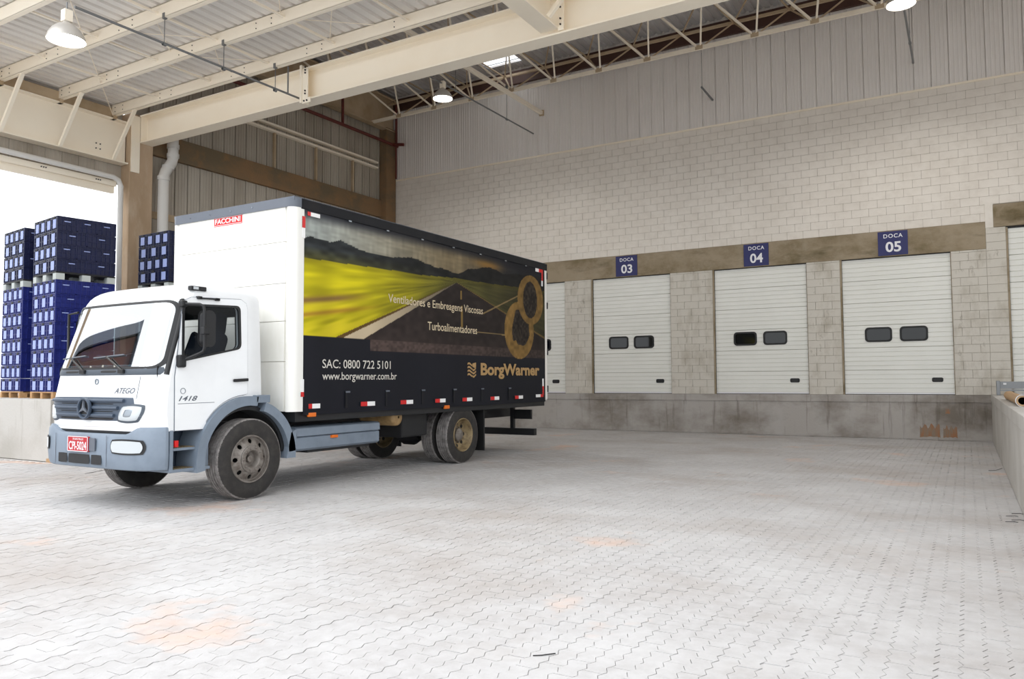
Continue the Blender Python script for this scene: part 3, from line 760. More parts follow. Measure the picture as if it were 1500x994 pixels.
def front_patch(x0, x1, z0, z1, o, rnd=.25, nx=16, nz=8, skew=None):
    def fn(u, v):
        a, b = 2*u-1, 2*v-1
        a2 = a*math.sqrt(max(0,1-rnd*b*b/2)); b2 = b*math.sqrt(max(0,1-rnd*a*a/2))
        x = (x0+x1)/2+a2*(x1-x0)/2; z = (z0+z1)/2+b2*(z1-z0)/2
        if skew: x, z = skew(x, z)
        d = .010*(max(abs(a),abs(b)) > .99)
        return (x, F(x, z)-o+d, z)
    return MB().grid(fn, nx, nz)
front_patch(CX-1.05, CX+1.05, 1.575, 1.68, .014, .1, 36, 5).build('cowl', M_cowl, shell, smooth=60)
for sx_, x_ in ((-1, CX-.62), (1, CX+.16)):
    p0 = (x_+.33, F(x_+.33,1.63)-.03, 1.63); p1 = (x_-.02, F(x_-.02,1.80)-.05, 1.80)
    w_ = MB().tube([p0,p1], .011, 8).build('wiper', M_blackp, shell)
    MB().tube([(x_-.30,F(x_-.30,1.79)-.03,1.79),(x_+.28,F(x_+.28,1.83)-.03,1.82)], .009, 6).build('wiper_blade', M_greytrim, shell)
    MB().box(x_+.28,x_+.38,F(x_+.3,1.62)-.05,F(x_+.3,1.62)-.01,1.595,1.645).build('wiper_hub', M_blackp, shell, bevel=.01)
    front_patch(x_-.12, x_+.24, 1.595, 1.645, .018, .6, 10, 4).build('cowl_vent', M_blackp, shell)
# visible panel joints of the front
front_patch(CX-1.0, CX+.84, 1.565, 1.573, .004, .0, 30, 2).build('panel_gap', M_greytrim, shell)
MB().tube([(CX+.80, F(CX+.80,z)-.001, z) for z in (1.56,1.45,1.3)], .004, 5).build('panel_gap', M_greytrim, shell)
for x_ in (CX-.96, CX+.02): pass
MB().grid(lambda u, v: (CX+1.045-.003*v*0+(half_w(1.7+.76*v)-half_w(1.7))-.035+u*.05, F(CX+half_w(1.7+.76*v)*.96, 1.7+.76*v)-.012+u*.055, 1.60+.92*v), 2, 10)
pp = [(CX+q*half_w(z), yfr(z)+bulge(q)-.004, z) for z, q in ((1.58,.975),(1.75,.975),(1.9,.975),(2.1,.975),(2.3,.972),(2.42,.965),(2.48,.945))]
MB().tube(pp, .030, 8).build('pillar_strip', M_blackp, shell, smooth=50)
MB().tube([(2*CX-p[0],p[1],p[2]) for p in pp], .030, 8).build('pillar_strip', M_blackp, shell, smooth=50)
# emblem, model lettering on the front
Pf = lambda u, v: (u, F(u, v)-.006, v)
e_ = MB().lathe([(.036,0),(.036,-.012),(.027,-.012),(.027,0)], (CX+.02, F(CX,1.50)-.002, 1.50), 'y', 18).build('badge', M_chrome, shell)
lettering('ATEGO', Pf, CX+.40, CX+.76, 1.36, 1.425, M_greytrim, shell, offset=.012, shear=.35)
# grille
gr = front_patch(CX-1.02, CX+.78, 1.035, 1.315, .010, .12, 40, 8, skew=lambda x, z: (CX-.12+(x-CX+.12)*(1 if z > 1.2 else .84+.16*max(0,(z-1.035)/.165)), z)).build('grille', M_slate, truck, smooth=50)
for z in (1.275, 1.19, 1.10):
    x0, x1 = (CX-.90, CX+.62) if z > 1.25 else ((CX-.80, CX+.52) if z > 1.15 else (CX-.74, CX+.46))
    MB().tube([(x0+(x1-x0)*k/14, F(x0+(x1-x0)*k/14, z)-.022, z) for k in range(15)], .021, 8).build('grille_bar', M_slate, gr, smooth=50)
for z in (1.235, 1.145, 1.065):
    front_patch(CX-.72, CX+.46, z-.018, z+.018, .013, .2, 24, 3).build('grille_mesh', M_blackp, gr)
sc_ = (CX-.08, F(CX-.08,1.18)-.055, 1.18)
MB().lathe([(.125,.02),(.132,0),(.125,-.018),(.108,-.018),(.100,0),(.105,.02)], sc_, 'y', 32).build('emblem_ring', M_slate, gr, smooth=50)
MB().lathe([(.001,.012),(.112,.012)], sc_, 'y', 32).build('emblem_back', M_blackp, gr)
st3 = []
for k in range(3):
    a = PI/2+k*2*PI/3; st3 += [(sc_[0]+.108*math.cos(a), sc_[2]+.108*math.sin(a)), (sc_[0]+.022*math.cos(a+PI/3), sc_[2]+.022*math.sin(a+PI/3))]
MB().prism(st3, 'y', sc_[1]-.018, sc_[1]+.004).build('emblem_star', M_greytrim, gr)
# headlamps
for s in (-1, 1):
    a, b = (CX+.53, CX+.90) if s > 0 else (CX-1.03, CX-.80)
    sk = (lambda x, z: (x+(z-1.13)*.45*(1 if s > 0 else -1), z))
    h_ = front_patch(a, b, 1.03, 1.225, .020, .55, 14, 10, skew=sk).build('headlight', M_lens, truck, smooth=60)
    front_patch(a-.018, b+.018, 1.015, 1.24, .015, .55, 14, 10, skew=sk).build('lamp_surround', M_cowl, h_, smooth=60)
    front_patch(a+.08, b-.12, 1.07, 1.19, .021, .8, 10, 8, skew=sk).build('reflector', M_chrome, h_, smooth=60)
front_patch(CX-.86, CX+.55, .955, 1.03, .012, .15, 30, 4).build('front_lip', M_white, truck, smooth=60)
front_patch(CX-1.06, CX+1.06, .86, .965, .000, .0, 30, 3).build('bumper_gap', M_blackp, truck, smooth=60)
# bumper
def bz_top(t):
    a = abs(t); return .885+.085*min(1, max(0, (a-.62)/.16))
def bump_path():
    pts = []
    for k in range(41):
        t = math.sin(-PI/2+PI*k/40); pts.append((CX+t*1.15, 5.40+bulge(t)*1.05, t))
    return [(CX-1.15, 5.66, -1)]+pts+[(CX+1.15, 5.66, 1)]
bp_ = bump_path(); lev = [(.47,.05),(.485,.02),(.54,.0),(.66,-.012),(.80,-.008),(.95,.0),(1.0,.03)]
vs = []; n_ = len(bp_)
cen = Vector((CX, 6.2))
def inward(p, d):
    v = (cen-Vector((p[0],p[1]))).normalized(); return (p[0]+v.x*d, p[1]+v.y*d)
for (f, o) in lev:
    for p in bp_:
        zt = bz_top(p[2]); z = .47+(f-.47)/.53*(zt-.47); q = inward(p, o); vs.append((q[0], q[1], z))
for (f, o) in reversed(lev):
    for p in bp_:
        zt = bz_top(p[2]); z = .47+(f-.47)/.53*(zt-.47); q = inward(p, o+.10); vs.append((q[0], q[1], z))
m_ = 2*len(lev); fs = [(j*n_+i, j*n_+i+1, ((j+1)%m_)*n_+i+1, ((j+1)%m_)*n_+i) for j in range(m_) for i in range(n_-1)]
fs += [tuple(j*n_ for j in range(m_)), tuple(j*n_+n_-1 for j in reversed(range(m_)))]
bum = MB().add(vs, fs).build('bumper', M_grey, truck, smooth=40)
def FB(x): return 5.40+bulge(max(-1,min(1,(x-CX)/1.15)))*1.05
def bump_patch(x0, x1, z0, z1, o, mt, nm, rnd=.4, parent=None, nx=12, nz=6):
    def fn(u, v):
        a, b = 2*u-1, 2*v-1
        a2 = a*math.sqrt(max(0,1-rnd*b*b/2)); b2 = b*math.sqrt(max(0,1-rnd*a*a/2))
        x = (x0+x1)/2+a2*(x1-x0)/2; return (x, FB(x)-.012-o, (z0+z1)/2+b2*(z1-z0)/2)
    return MB().grid(fn, nx, nz).build(nm, mt, parent or bum, smooth=60)
bump_patch(CX+.46, CX+1.01, .655, .835, .006, M_blackp, 'lamp_recess', .45)
bump_patch(CX+.48, CX+.98, .675, .815, .014, M_lens, 'fog_lamp', .45)
bump_patch(CX-1.11, CX-.87, .66, .83, .006, M_blackp, 'lamp_recess', .3)
bump_patch(CX-1.10, CX-.89, .675, .815, .014, M_lens, 'fog_lamp', .3)
for (a, b) in ((-.62,-.42),(-.39,.06),(.09,.29)): bump_patch(CX+a, CX+b, .52, .635, .004, M_blackp, 'air_intake', .15)
for x in (-.70,.38):
    MB().tube([(CX+x,FB(CX+x)-.012,.50),(CX+x,FB(CX+x)-.013,.87)], .003, 4).build('bumper_seam', M_greytrim, bum)
# licence plate
px0, px1 = CX-.36, CX+.06; py_ = FB(CX-.15)-.035
MB().box(px1-.05, px1+.12, py_+.006, py_+.02, .68, .83).build('plate_bracket', M_greytrim, truck)
lp = MB().prism(rrect(px0, px1, .665, .845, .012), 'y', py_-.006, py_+.02).build('license_plate', M_plate, truck)
Pl = lambda u, v: (u, py_-.0075, v)
lettering('CPI-5024', Pl, px0+.03, px1-.03, .685, .785, M_signwhite, lp, offset=.014)
lettering('SP-SAO PAULO', Pl, px0+.11, px1-.09, .802, .825, M_signwhite, lp, offset=.01)
for a in ((px0,px1,.665,.672),(px0,px1,.838,.845),(px0,px0+.008,.665,.845),(px1-.008,px1,.665,.845)):
    MB().box(a[0],a[1],py_-.0085,py_-.006,a[2],a[3]).build('plate_border', M_signwhite, lp)
# cab door on the left side (and its twin on the right)
def sideX(z, o): return CX+half_w(z)+o
DO = [(5.745,.925),(6.18,.925)]+[(WY-.795*math.cos(q), .53+.795*math.sin(q)) for q in [math.radians(a) for a in range(38,92,6)]]+[(6.81,1.335),(6.84,2.42),(6.82,2.50),(6.74,2.545),(6.0,2.51),(5.915,2.47),(5.875,2.36),(5.785,1.70),(5.76,1.55)]
for s in (1, -1):
    db = MB(); plate(db, DO, [WINr], lambda p: (CX+s*(half_w(p[1])+.012), p[0], p[1]), lambda p: (CX+s*(half_w(p[1])-.01), p[0], p[1]))
    dr = db.build('cab_door', M_white, truck)
    MB().tube([(CX+s*(half_w(p[1])+.004), p[0], p[1]) for p in DO+[DO[0]]], .007, 5).build('door_gap', M_greytrim, dr)
    sl_ = MB(); plate(sl_, [(Vector((6.29,2.1))+(Vector(p)-Vector((6.29,2.1)))*1.035)[:] for p in WINr], [[(Vector((6.29,2.1))+(Vector(p)-Vector((6.29,2.1)))*.955)[:] for p in WINr]],
          lambda p: (CX+s*(half_w(p[1])+.018), p[0], p[1]), lambda p: (CX+s*(half_w(p[1])-.005), p[0], p[1]))
    sl_.build('window_seal', M_blackp, dr)
    gv, gf, _ = plate_mesh(WINr, [])
    MB().add([(CX+s*(half_w(p[1])+.002), p[0], p[1]) for p in gv], gf).build('side_window', M_sg, dr)
    MB().bar((CX+s*(half_w(1.51)+.035),6.58,1.505),(CX+s*(half_w(1.51)+.035),6.80,1.515),.03,.038).build('door_handle', M_blackp, dr, bevel=.008)
    MB().bar((CX+s*(half_w(1.28)+.0135),5.79,1.235),(CX+s*(half_w(1.28)+.0135),6.30,1.24),.004,.006).build('door_crease', M_greytrim, dr)
    if s > 0:
        Pd = lambda u, v: (CX+half_w(v)+.0135, u, v)
        lettering('1418', Pd, 5.80, 6.06, 1.265, 1.325, M_greytrim, dr, offset=.02, shear=.4)
        MB().lathe([(.036,0),(.036,.006),(.030,.006),(.030,0)], (CX+half_w(1.38)+.012,5.86,1.385),'x',16).build('door_badge', M_chrome, dr)
        MB().bar((CX+half_w(2.5)+.03,6.10,2.505),(CX+half_w(2.5)+.03,6.36,2.515),.03,.016).build('hinge_bar', M_blackp, dr)
        for y in (6.10,6.36): MB().box(CX+half_w(2.5)-.005,CX+half_w(2.5)+.045,y-.03,y+.03,2.495,2.53).build('hinge_block', M_blackp, dr, bevel=.006)
# roof marker lamp, cab rear pillar joint
MB().box(CX+.985,CX+1.055,6.00,6.22,2.60,2.655).build('roof_marker', M_blackp, truck, bevel=.012)
MB().box(CX+1.04,CX+1.06,6.03,6.10,2.612,2.645).build('marker_lens', M_lens, truck)
# mirror
mr = MB().tube([(-8.00,5.87,2.42),(-7.80,5.95,2.41),(-7.76,5.97,2.39),(-7.755,5.98,2.34),(-7.75,5.985,1.90),(-7.765,5.98,1.85),(-7.80,5.94,1.82),(-7.97,5.84,1.74)], .017, 10).build('mirror_arm', M_blackp, truck, smooth=50)
MB().prism(rrect(6.00,6.13,1.93,2.32,.05), 'x', -7.86, -7.765).build('mirror_housing', M_blackp, mr, bevel=.025)
MB().box(-7.79,-7.72,5.95,6.04,2.05,2.14).build('mirror_clamp', M_blackp, mr, bevel=.012)
MB().box(-8.00,-7.92,5.78,5.88,1.66,1.81).build('mirror_foot', M_blackp, mr, bevel=.025)
MB().box(-8.04,-7.96,5.83,5.91,2.38,2.46).build('mirror_foot', M_blackp, mr, bevel=.02)
mr2 = MB().tube([(2*CX+8.0,5.87,2.42),(2*CX+7.80,5.86,2.40),(2*CX+7.80,5.86,1.85),(2*CX+7.97,5.84,1.74)], .017, 8).build('mirror_arm', M_blackp, truck, smooth=50)
MB().prism(rrect(5.97,6.10,1.93,2.33,.05), 'x', 2*CX+7.82, 2*CX+7.92).build('mirror_housing', M_blackp, mr2, bevel=.025)
# inside the cab
for x in (CX+.55, CX-.55):
    se = MB().prism(rpoly([(6.36,1.55),(6.55,1.50),(6.74,2.06),(6.60,2.14)], .05, 3), 'x', x-.24, x+.24).build('seat', M_seat, truck, bevel=.03)
    MB().prism(rpoly([(6.62,2.15),(6.77,2.12),(6.80,2.36),(6.67,2.37)], .04, 3), 'x', x-.14, x+.14).build('headrest', M_seat, se, bevel=.03)
    MB().box(x-.25,x+.25,6.15,6.66,1.38,1.54).build('seat_cushion', M_seat, se, bevel=.05)
MB().prism([(5.62,1.1),(5.62,1.66),(5.82,1.70),(5.98,1.56),(5.98,1.1)], 'x', CX-1.0, CX+1.0).build('dashboard', M_blackp, truck, bevel=.02)
stw = MB()
stw.tube([(CX+.55+.22*math.cos(2*PI*k/24), 6.10+.22*math.sin(2*PI*k/24)*.86, 1.72+.22*math.sin(2*PI*k/24)*.5) for k in range(25)], .016, 8, cap=False)
sw_ = stw.build('steering_wheel', M_blackp, truck, smooth=60)
MB().tube([(CX+.55,6.10,1.72),(CX+.55,5.92,1.5)], .03, 8).build('steering_column', M_blackp, sw_)
MB().box(CX-1.02,CX+1.02,5.75,7.0,1.28,1.34).build('cab_floor', M_blackp, truck)
# step unit
stp = MB().box(CX+.75,CX+1.135,5.70,6.24,.44,.475).build('step_unit', M_grey, truck)
MB().box(CX+.85,CX+1.12,5.72,6.22,.69,.72).build('upper_step', M_grey, stp)
MB().box(CX+.72,CX+.78,5.70,6.24,.46,.93).build('step_back', M_slate, stp)
MB().box(CX+.76,CX+1.14,5.685,5.735,.44,.93).build('step_side', M_grey, stp, bevel=.012)
MB().box(CX+.76,CX+1.10,6.19,6.24,.44,.93).build('step_side', M_grey, stp)
for z in (.477,.722):
    for k in range(14): MB().box(CX+.88,CX+1.12,5.76+.032*k,5.775+.032*k,z,z+.006).build('tread_rib', M_rimtan, stp)
MB().box(CX+1.125,CX+1.15,5.745,5.79,.735,.81).build('side_reflector', M_red, stp)
# wheel arch
def arc_band(r0, r1, a0, a1, x0, x1, cy, cz, n=24):
    poly = [(cy-r1*math.cos(math.radians(a0+(a1-a0)*k/n)), cz+r1*math.sin(math.radians(a0+(a1-a0)*k/n))) for k in range(n+1)]
    poly += [(cy-r0*math.cos(math.radians(a1+(a0-a1)*k/n)), cz+r0*math.sin(math.radians(a1+(a0-a1)*k/n))) for k in range(n+1)]
    mb = MB(); N_ = n+1
    vs = []
    for x in (x0, x1): vs += [(x, p[0], p[1]) for p in poly]
    T = len(poly); fs = []
    for k in range(n):
        q = (k, k+1, T-2-k, T-1-k); fs += [q, tuple(i+T for i in reversed(q))]
    for i in range(T): fs.append((i, (i+1)%T, T+(i+1)%T, T+i))
    return mb.add(vs, fs)
for s in (1, -1):
    xa, xb = (CX+.80, CX+1.185) if s > 0 else (CX-1.185, CX-.80)
    fe = arc_band(.665, .785, -8, 100, xa, xb, WY, .52).build('wheel_arch', M_grey, truck, smooth=40)
    arc_band(.635, .755, 108, 176, xa, xb, WY+.03, .50).build('arch_rear', M_grey, fe, smooth=40)
    MB().box(*sorted((xa, xb)), 6.90, 7.13, 1.215, 1.315).build('arch_cap', M_grey, fe, bevel=.01)
    MB().prism([(7.42,.46),(7.58,.46),(7.60,.84),(7.50,.80)], 'x', xa, xb).build('mud_panel', M_grey, fe)
    arc_band(.60, .66, 20, 178, *sorted((CX+s*.78, CX+s*1.10)), WY, .53).build('arch_liner', M_blackp, fe)

# wheels
def tyre_mb(c, r, w, s):
    pr = [(.30,-w/2+.02),(.34,-w/2+.004),(.41,-w/2),(r-.05,-w/2+.008),(r-.018,-w/2+.022)]
    tr = []
    ng = 4; tw = w-.05
    for k in range(ng+1):
        a = -tw/2+tw*k/(ng+1); b = -tw/2+tw*(k+1)/(ng+1)
        tr += [(r,a+.006),(r,b-.006)]
        if k < ng: tr += [(r-.013,b-.006),(r-.013,b+.006)]
    return pr, tr, [(q[0], -q[1]) for q in reversed(pr)]
def wheel(x, y, s, front, name_x):
    """s = +1: outer side toward +X"""
    r = WR; w = .275; c = (x, y, r)
    pr, tr, pe = tyre_mb(c, r, w, s)
    ty = MB().lathe(pr+[(r-.014,-w/2+.024)], c, 'x', 56).lathe([(r-.014,w/2-.024)]+pe, c, 'x', 56).build('tyre', M_tyre, truck, smooth=50)
    MB().lathe([(r-.018,-w/2+.022)]+tr+[(r-.018,w/2-.022)], c, 'x', 72).build('tread', M_tread, ty, smooth=25)
    rm = M_rim if front else M_rimtan
    o = s*w/2
    if front:
        MB().lathe([(.305,o-s*.02),(.298,o-s*.005),(.285,o-s*.008),(.275,o-s*.05),(.262,o-s*.055)], c, 'x', 40).build('rim', rm, ty, smooth=40)
        db = MB(); holes = [circ(.225*math.cos(2*PI*k/8), .225*math.sin(2*PI*k/8), .030, 10) for k in range(8)]
        def dz(p):
            q = math.hypot(*p); return o-s*.055+s*float(np.interp(q, [.16,.17,.20,.27], [.075,.072,.035,0]))
        rimring = [(.265*math.cos(2*PI*k/40), .265*math.sin(2*PI*k/40)) for k in range(40)]
        mid = [(.175*math.cos(2*PI*k/40), .175*math.sin(2*PI*k/40)) for k in range(40)]
        plate(db, rimring, holes+[mid], lambda p: (c[0]+dz(p), c[1]+p[0], c[2]+p[1]), lambda p: (c[0]+dz(p)-s*.012, c[1]+p[0], c[2]+p[1]))
        dsk = db.build('wheel_disc', rm, ty)
        MB().lathe([(.176,o+s*.02),(.170,o+s*.026),(.115,o+s*.026),(.105,o+s*.015),(.095,o-s*.06),(.045,o-s*.065),(.042,o-s*.02),(.001,o-s*.015)], c, 'x', 32).build('hub', rm, ty, smooth=40)
        for k in range(10):
            a = 2*PI*k/10
            MB().lathe([(.001,o+s*.055),(.012,o+s*.053),(.015,o+s*.03),(.018,o+s*.026)], (c[0],c[1]+.142*math.cos(a),c[2]+.142*math.sin(a)), 'x', 8).build('wheel_nut', rm, ty)
    else:
        MB().lathe([(.305,o-s*.02),(.298,o-s*.004),(.288,o-s*.006),(.272,o-s*.03),(.262,o-s*.12),(.235,o-s*.15),(.20,o-s*.155),(.16,o-s*.175),(.10,o-s*.175)], c, 'x', 40).build('rim', rm, ty, smooth=40)
        MB().lathe([(.12,o-s*.176),(.115,o-s*.10),(.08,o-s*.07),(.001,o-s*.065)], c, 'x', 24).build('hub', M_rim, ty, smooth=40)
        for k in range(8):
            a = 2*PI*k/8
            MB().lathe([(.001,o-s*.150),(.032,o-s*.150),(.034,o-s*.158)], (c[0],c[1]+.205*math.cos(a),c[2]+.205*math.sin(a)), 'x', 10).build('hand_hole', M_blackp, ty)
            MB().lathe([(.001,o-s*.13),(.014,o-s*.132),(.016,o-s*.17)], (c[0],c[1]+.145*math.cos(a+.3),c[2]+.145*math.sin(a+.3)), 'x', 6).build('wheel_nut', M_rim, ty)
    MB().lathe([(.29,-w/2+.06),(.29,w/2-.06)], c, 'x', 32, cap=False).build('rim_barrel', M_blackp, ty)
    MB().lathe([(.001,o-s*.19),(.285,o-s*.19)], c, 'x', 32).build('brake_drum', M_blackp, ty)
RY = 11.60
wheel(-8.00, WY, 1, True, ''); wheel(2*CX+8.00, WY, -1, True, '')
wheel(-7.995, RY, 1, False, ''); wheel(-8.325, RY, -1, False, ''); wheel(2*CX+7.995, RY, -1, False, ''); wheel(2*CX+8.325, RY, 1, False, '')

# chassis, axles, tank, side skirt
for x in (CX+.38, CX-.38): MB().box(x-.04, x+.04, 6.2, 14.6, .70, .95).build('chassis_rail', M_blackp, truck)
MB().box(CX-.9,CX+.9,WY-.08,WY+.08,.40,.56).build('front_axle', M_blackp, truck)
MB().tube([(CX-.9,RY,.51),(CX+.9,RY,.51)], .10, 12).build('rear_axle', M_blackp, truck, smooth=50)
MB().lathe([(.02,-.26),(.14,-.24),(.22,-.1),(.22,.1),(.14,.24),(.02,.26)], (CX,RY,.51), 'x', 20).build('differential', M_blackp, truck, smooth=50)
MB().box(CX-.35,CX+.35,5.75,7.0,.62,1.05).build('engine', M_blackp, truck, bevel=.03)
MB().box(CX-1.0,CX-.45,7.7,9.3,.45,.95).build('battery_box', M_blackp, truck, bevel=.03)
MB().box(CX+.45,CX+1.0,10.1,10.8,.55,1.0).build('side_box', M_blackp, truck, bevel=.03)
sk_ = MB().prism([(-8.35,.53),(-7.97,.53),(-7.93,.56),(-7.93,.71),(-7.955,.725),(-7.915,.735),(-7.92,.84),(-7.96,.86),(-8.35,.86)], 'y', 7.62, 9.35).build('side_skirt', M_grey, truck, smooth=30)
MB().box(-8.34,-8.0,7.9,9.2,.49,.53).build('skirt_under', M_blackp, sk_)
MB().box(-7.94,-7.90,8.28,8.41,.675,.715).build('side_marker', M_orange, sk_, bevel=.006)
atk = MB().lathe([(.02,-.75),(.10,-.745),(.135,-.70),(.14,-.65),(.14,.0),(.135,.03),(.10,.055),(.02,.065)], (-8.02,9.86,.90), 'x', 24).build('air_tank', M_tank, truck, smooth=50)
MB().box(CX+.80,CX+1.2,12.30,12.34,.17,1.0).build('mud_flap', M_rubber, truck)
MB().box(CX-1.2,CX-.80,12.30,12.34,.17,1.0).build('mud_flap', M_rubber, truck)
ub = MB().box(CX-1.15,CX+1.15,14.35,14.47,.32,.46).build('underrun_bar', M_blackp, truck)
for x in (CX-.6,CX+.6): MB().box(x-.04,x+.04,14.36,14.44,.46,.95).build('bar_hanger', M_blackp, ub)
MB().box(CX+.62,CX+1.05,14.40,14.46,.66,.86).build('tail_lamp', M_blackp, ub)

# cargo box
BX0, BX1, BY0, BY1, BZ0, BZ1 = -10.40, SX, 7.42, 14.73, 1.08, 3.99
box = MB().box(BX0+.03, BX1-.03, BY0+.04, BY1-.02, BZ0+.06, BZ1-.02).build('cargo_body', M_boxwhite, truck)
for (z0, z1) in ((BZ0,1.76),(1.76,2.31),(2.31,2.83),(2.83,3.40),(3.40,3.88)):
    MB().box(BX0+.17, BX1-.17, BY0, BY0+.05, z0+.004, z1-.004).build('front_panel', M_boxwhite, box)
def post_profile(s):
    q = []
    for k in range(9):
        a = math.radians(90*k/8); q.append((s*(1.30-.12+.12*math.sin(a)), BY0-.012+.12-.12*math.cos(a)))
    return q
for s in (1, -1):
    q = post_profile(s); poly = [(CX-.02*0+p[0], p[1]) for p in q]
    cxb = (BX0+BX1)/2
    poly = [(cxb+p[0], p[1]) for p in q]+[(cxb+s*1.30, BY0+.19),(cxb+s*1.24, BY0+.19),(cxb+s*1.12, BY0+.06)]
    MB().prism(poly, 'z', BZ0, BZ1-.06).build('corner_post', M_boxwhite, box, smooth=40)
    MB().box(*sorted((cxb+s*1.30, cxb+s*1.24)), BY1-.10, BY1, BZ0, BZ1-.1).build('rear_post', M_boxwhite, box)
for z in (1.3,2.1,3.1,3.75): MB().box(SX-.02,SX+.012,BY1-.005,BY1+.03,z-.07,z+.07).build('door_hinge', M_blackp, box)
# top trims
cxb = (BX0+BX1)/2
def trim_path(e):
    pts = []
    for (sx2, a0) in ((-1,180),(1,270)):
        for k in range(7):
            a = math.radians(a0+15*k); pts.append((cxb+sx2*(1.30-.14)+(.14+e)*math.cos(a), BY0+.14-.012+(.14+e)*math.sin(a)))
    return pts
ft = MB(); po_ = trim_path(.012); pi_ = trim_path(-.03); n_ = len(po_)
vs = [(p[0],p[1],3.875) for p in po_]+[(p[0],p[1],4.005) for p in po_]+[(p[0],p[1],4.005) for p in pi_]+[(p[0],p[1],3.875) for p in pi_]
ft.add(vs, [(j*n_+i, j*n_+i+1, ((j+1)%4)*n_+i+1, ((j+1)%4)*n_+i) for j in range(4) for i in range(n_-1)]+[(0,n_,2*n_,3*n_),(n_-1,2*n_-1,3*n_-1,4*n_-1)])
ft.build('front_trim', M_greytrim, box, smooth=40)
for x in (-9.95,-9.5,-9.05,-8.6): MB().lathe([(.001,-.006),(.012,-.006),(.012,0)], (x,BY0-.024,3.94),'y',8).build('rivet', M_chrome, box)
for s in (1, -1):
    x0, x1 = sorted((cxb+s*1.312, cxb+s*1.24))
    MB().box(x0, x1, BY0+.13, BY1+.01, 3.86, 4.005).build('side_trim', M_curtaintrim, box, bevel=.012)
MB().box(BX0+.02, BX1-.02, BY0+.02, BY1, 3.97, 4.02).build('box_roof', M_greytrim, box)
MB().box(BX0+.02, BX1-.02, BY1-.06, BY1+.01, BZ0-.02, BZ1).build('rear_frame', M_boxwhite, box)
MB().box(BX0+.05, BX1-.05, BY0+.1, BY1-.05, BZ0-.14, BZ0+.06).build('floor_frame', M_blackp, box)
MB().box(cxb-1.29, cxb-1.27, BY0+.19, BY1-.1, BZ0-.05, 3.87).build('curtain', M_curtaintrim, box)
# maker's sticker on the front wall
Pb = lambda u, v: (u, BY0-.009, v)
stk = MB().box(-9.43,-8.83,BY0-.003,BY0+.002,3.75,3.885).build('maker_sticker', M_red, box)
for (a, b, c_, d_) in ((-9.42,-8.84,3.76,3.766),(-9.42,-8.84,3.868,3.874)):
    MB().box(a,b,BY0-.004,BY0-.003,c_,d_).build('sticker_line', M_signwhite, stk)
lettering('FACCHINI', Pb, -9.40, -8.86, 3.782, 3.856, M_signwhite, stk, offset=.02)

# printed curtain: picture of a road running into a plain under dark hills
CU0, CU1, CV0, CV1 = 7.61, 14.63, 1.03, 3.87
NU, NV = 480, 200
uu, vv = np.meshgrid(np.linspace(CU0,CU1,NU), np.linspace(CV0,CV1,NV))
def vnoise(x, y, seed):
    r = np.random.default_rng(seed); T = r.random((256,256))
    xi = np.floor(x).astype(int); yi = np.floor(y).astype(int); fx = x-xi; fy = y-yi
    fx = fx*fx*(3-2*fx); fy = fy*fy*(3-2*fy)
    g = lambda a, b: T[a % 256, b % 256]
    return (g(xi,yi)*(1-fx)+g(xi+1,yi)*fx)*(1-fy)+(g(xi,yi+1)*(1-fx)+g(xi+1,yi+1)*fx)*fy
def C(*c): return np.array(c, float)
def mixc(a, b, t): return a+(b-a)*np.clip(t,0,1)[...,None]
img = np.zeros((NV,NU,3))+C(27,28,35)
ridge_y = [7.57,7.73,7.92,8.12,8.33,8.55,8.77,8.96,9.19,9.44,9.73,9.99,10.31,10.65,11.0,11.36,11.69,12.09,12.44,12.88,13.48,14.6]
ridge_z = [3.47,3.52,3.49,3.48,3.53,3.50,3.45,3.44,3.46,3.44,3.47,3.51,3.48,3.43,3.43,3.42,3.53,3.60,3.66,3.58,3.65,3.70]
ridge = np.interp(uu, ridge_y, ridge_z)+.03*(vnoise(uu*6, vv*0, 3)-.5)
ft_ = np.interp(uu, [7.57,8.37,9.31,10.18,11.31,12.26,13.54,14.6], [3.19,3.21,3.24,3.25,3.32,3.33,3.38,3.40])
mb_ = np.where(uu < 9.0, 2.125, 1.955)
inside = (vv > mb_)
far = np.clip((uu-7.6)/7, 0, 1)
weave = .5*vnoise(uu*18, vv*4, 5)+.5*vnoise(uu*5, vv*30, 6)
sky = mixc(np.zeros_like(img)+C(158,164,160), C(150,134,104), (uu-7.8)/3.2); sky = mixc(sky, C(52,52,56), (uu-11.4)/1.6)
sky = sky*(.84+.32*weave)[...,None]
glow = np.exp(-((uu-12.35)/.45)**2-((vv-3.69)/.10)**2); sky = mixc(sky, C(186,138,70), glow*.9)
sky = mixc(sky, C(40,41,48), np.clip((vv-3.70)/.14,0,1)*.9+np.clip((uu-13)/1,0,1)*.6)
hill = mixc(np.zeros_like(img)+C(48,52,54), C(34,34,34), far*1.6)
hill = mixc(hill, C(92,88,40), np.clip((ft_+.17-vv)/.17,0,1)*np.clip(1-(uu-7.6)/3.2,0,1)*.85)
hill = hill*(.75+.5*vnoise(uu*7,vv*16,8))[...,None]
ang = np.arctan2(3.24-vv, uu-11.31); dist = np.hypot(uu-11.31, (vv-3.24)*2)
fs_ = .5*vnoise(ang*26+40, dist*1.1, 9)+.5*vnoise(ang*60+90, dist*2.2, 10)
field = mixc(np.zeros_like(img)+C(196,184,24), C(150,142,36), (uu-8.8)/1.6); field = mixc(field, C(104,100,48), (uu-10)/1.2)
field = np.where((uu > 11.31)[...,None], mixc(np.zeros_like(img)+C(104,100,50), C(74,70,44), (uu-11.4)/2), field)
field = field*(.68+.6*fs_)[...,None]
low = np.clip((2.95-vv)/.5,0,1)*np.clip((9.9-uu)/1.2,0,1)
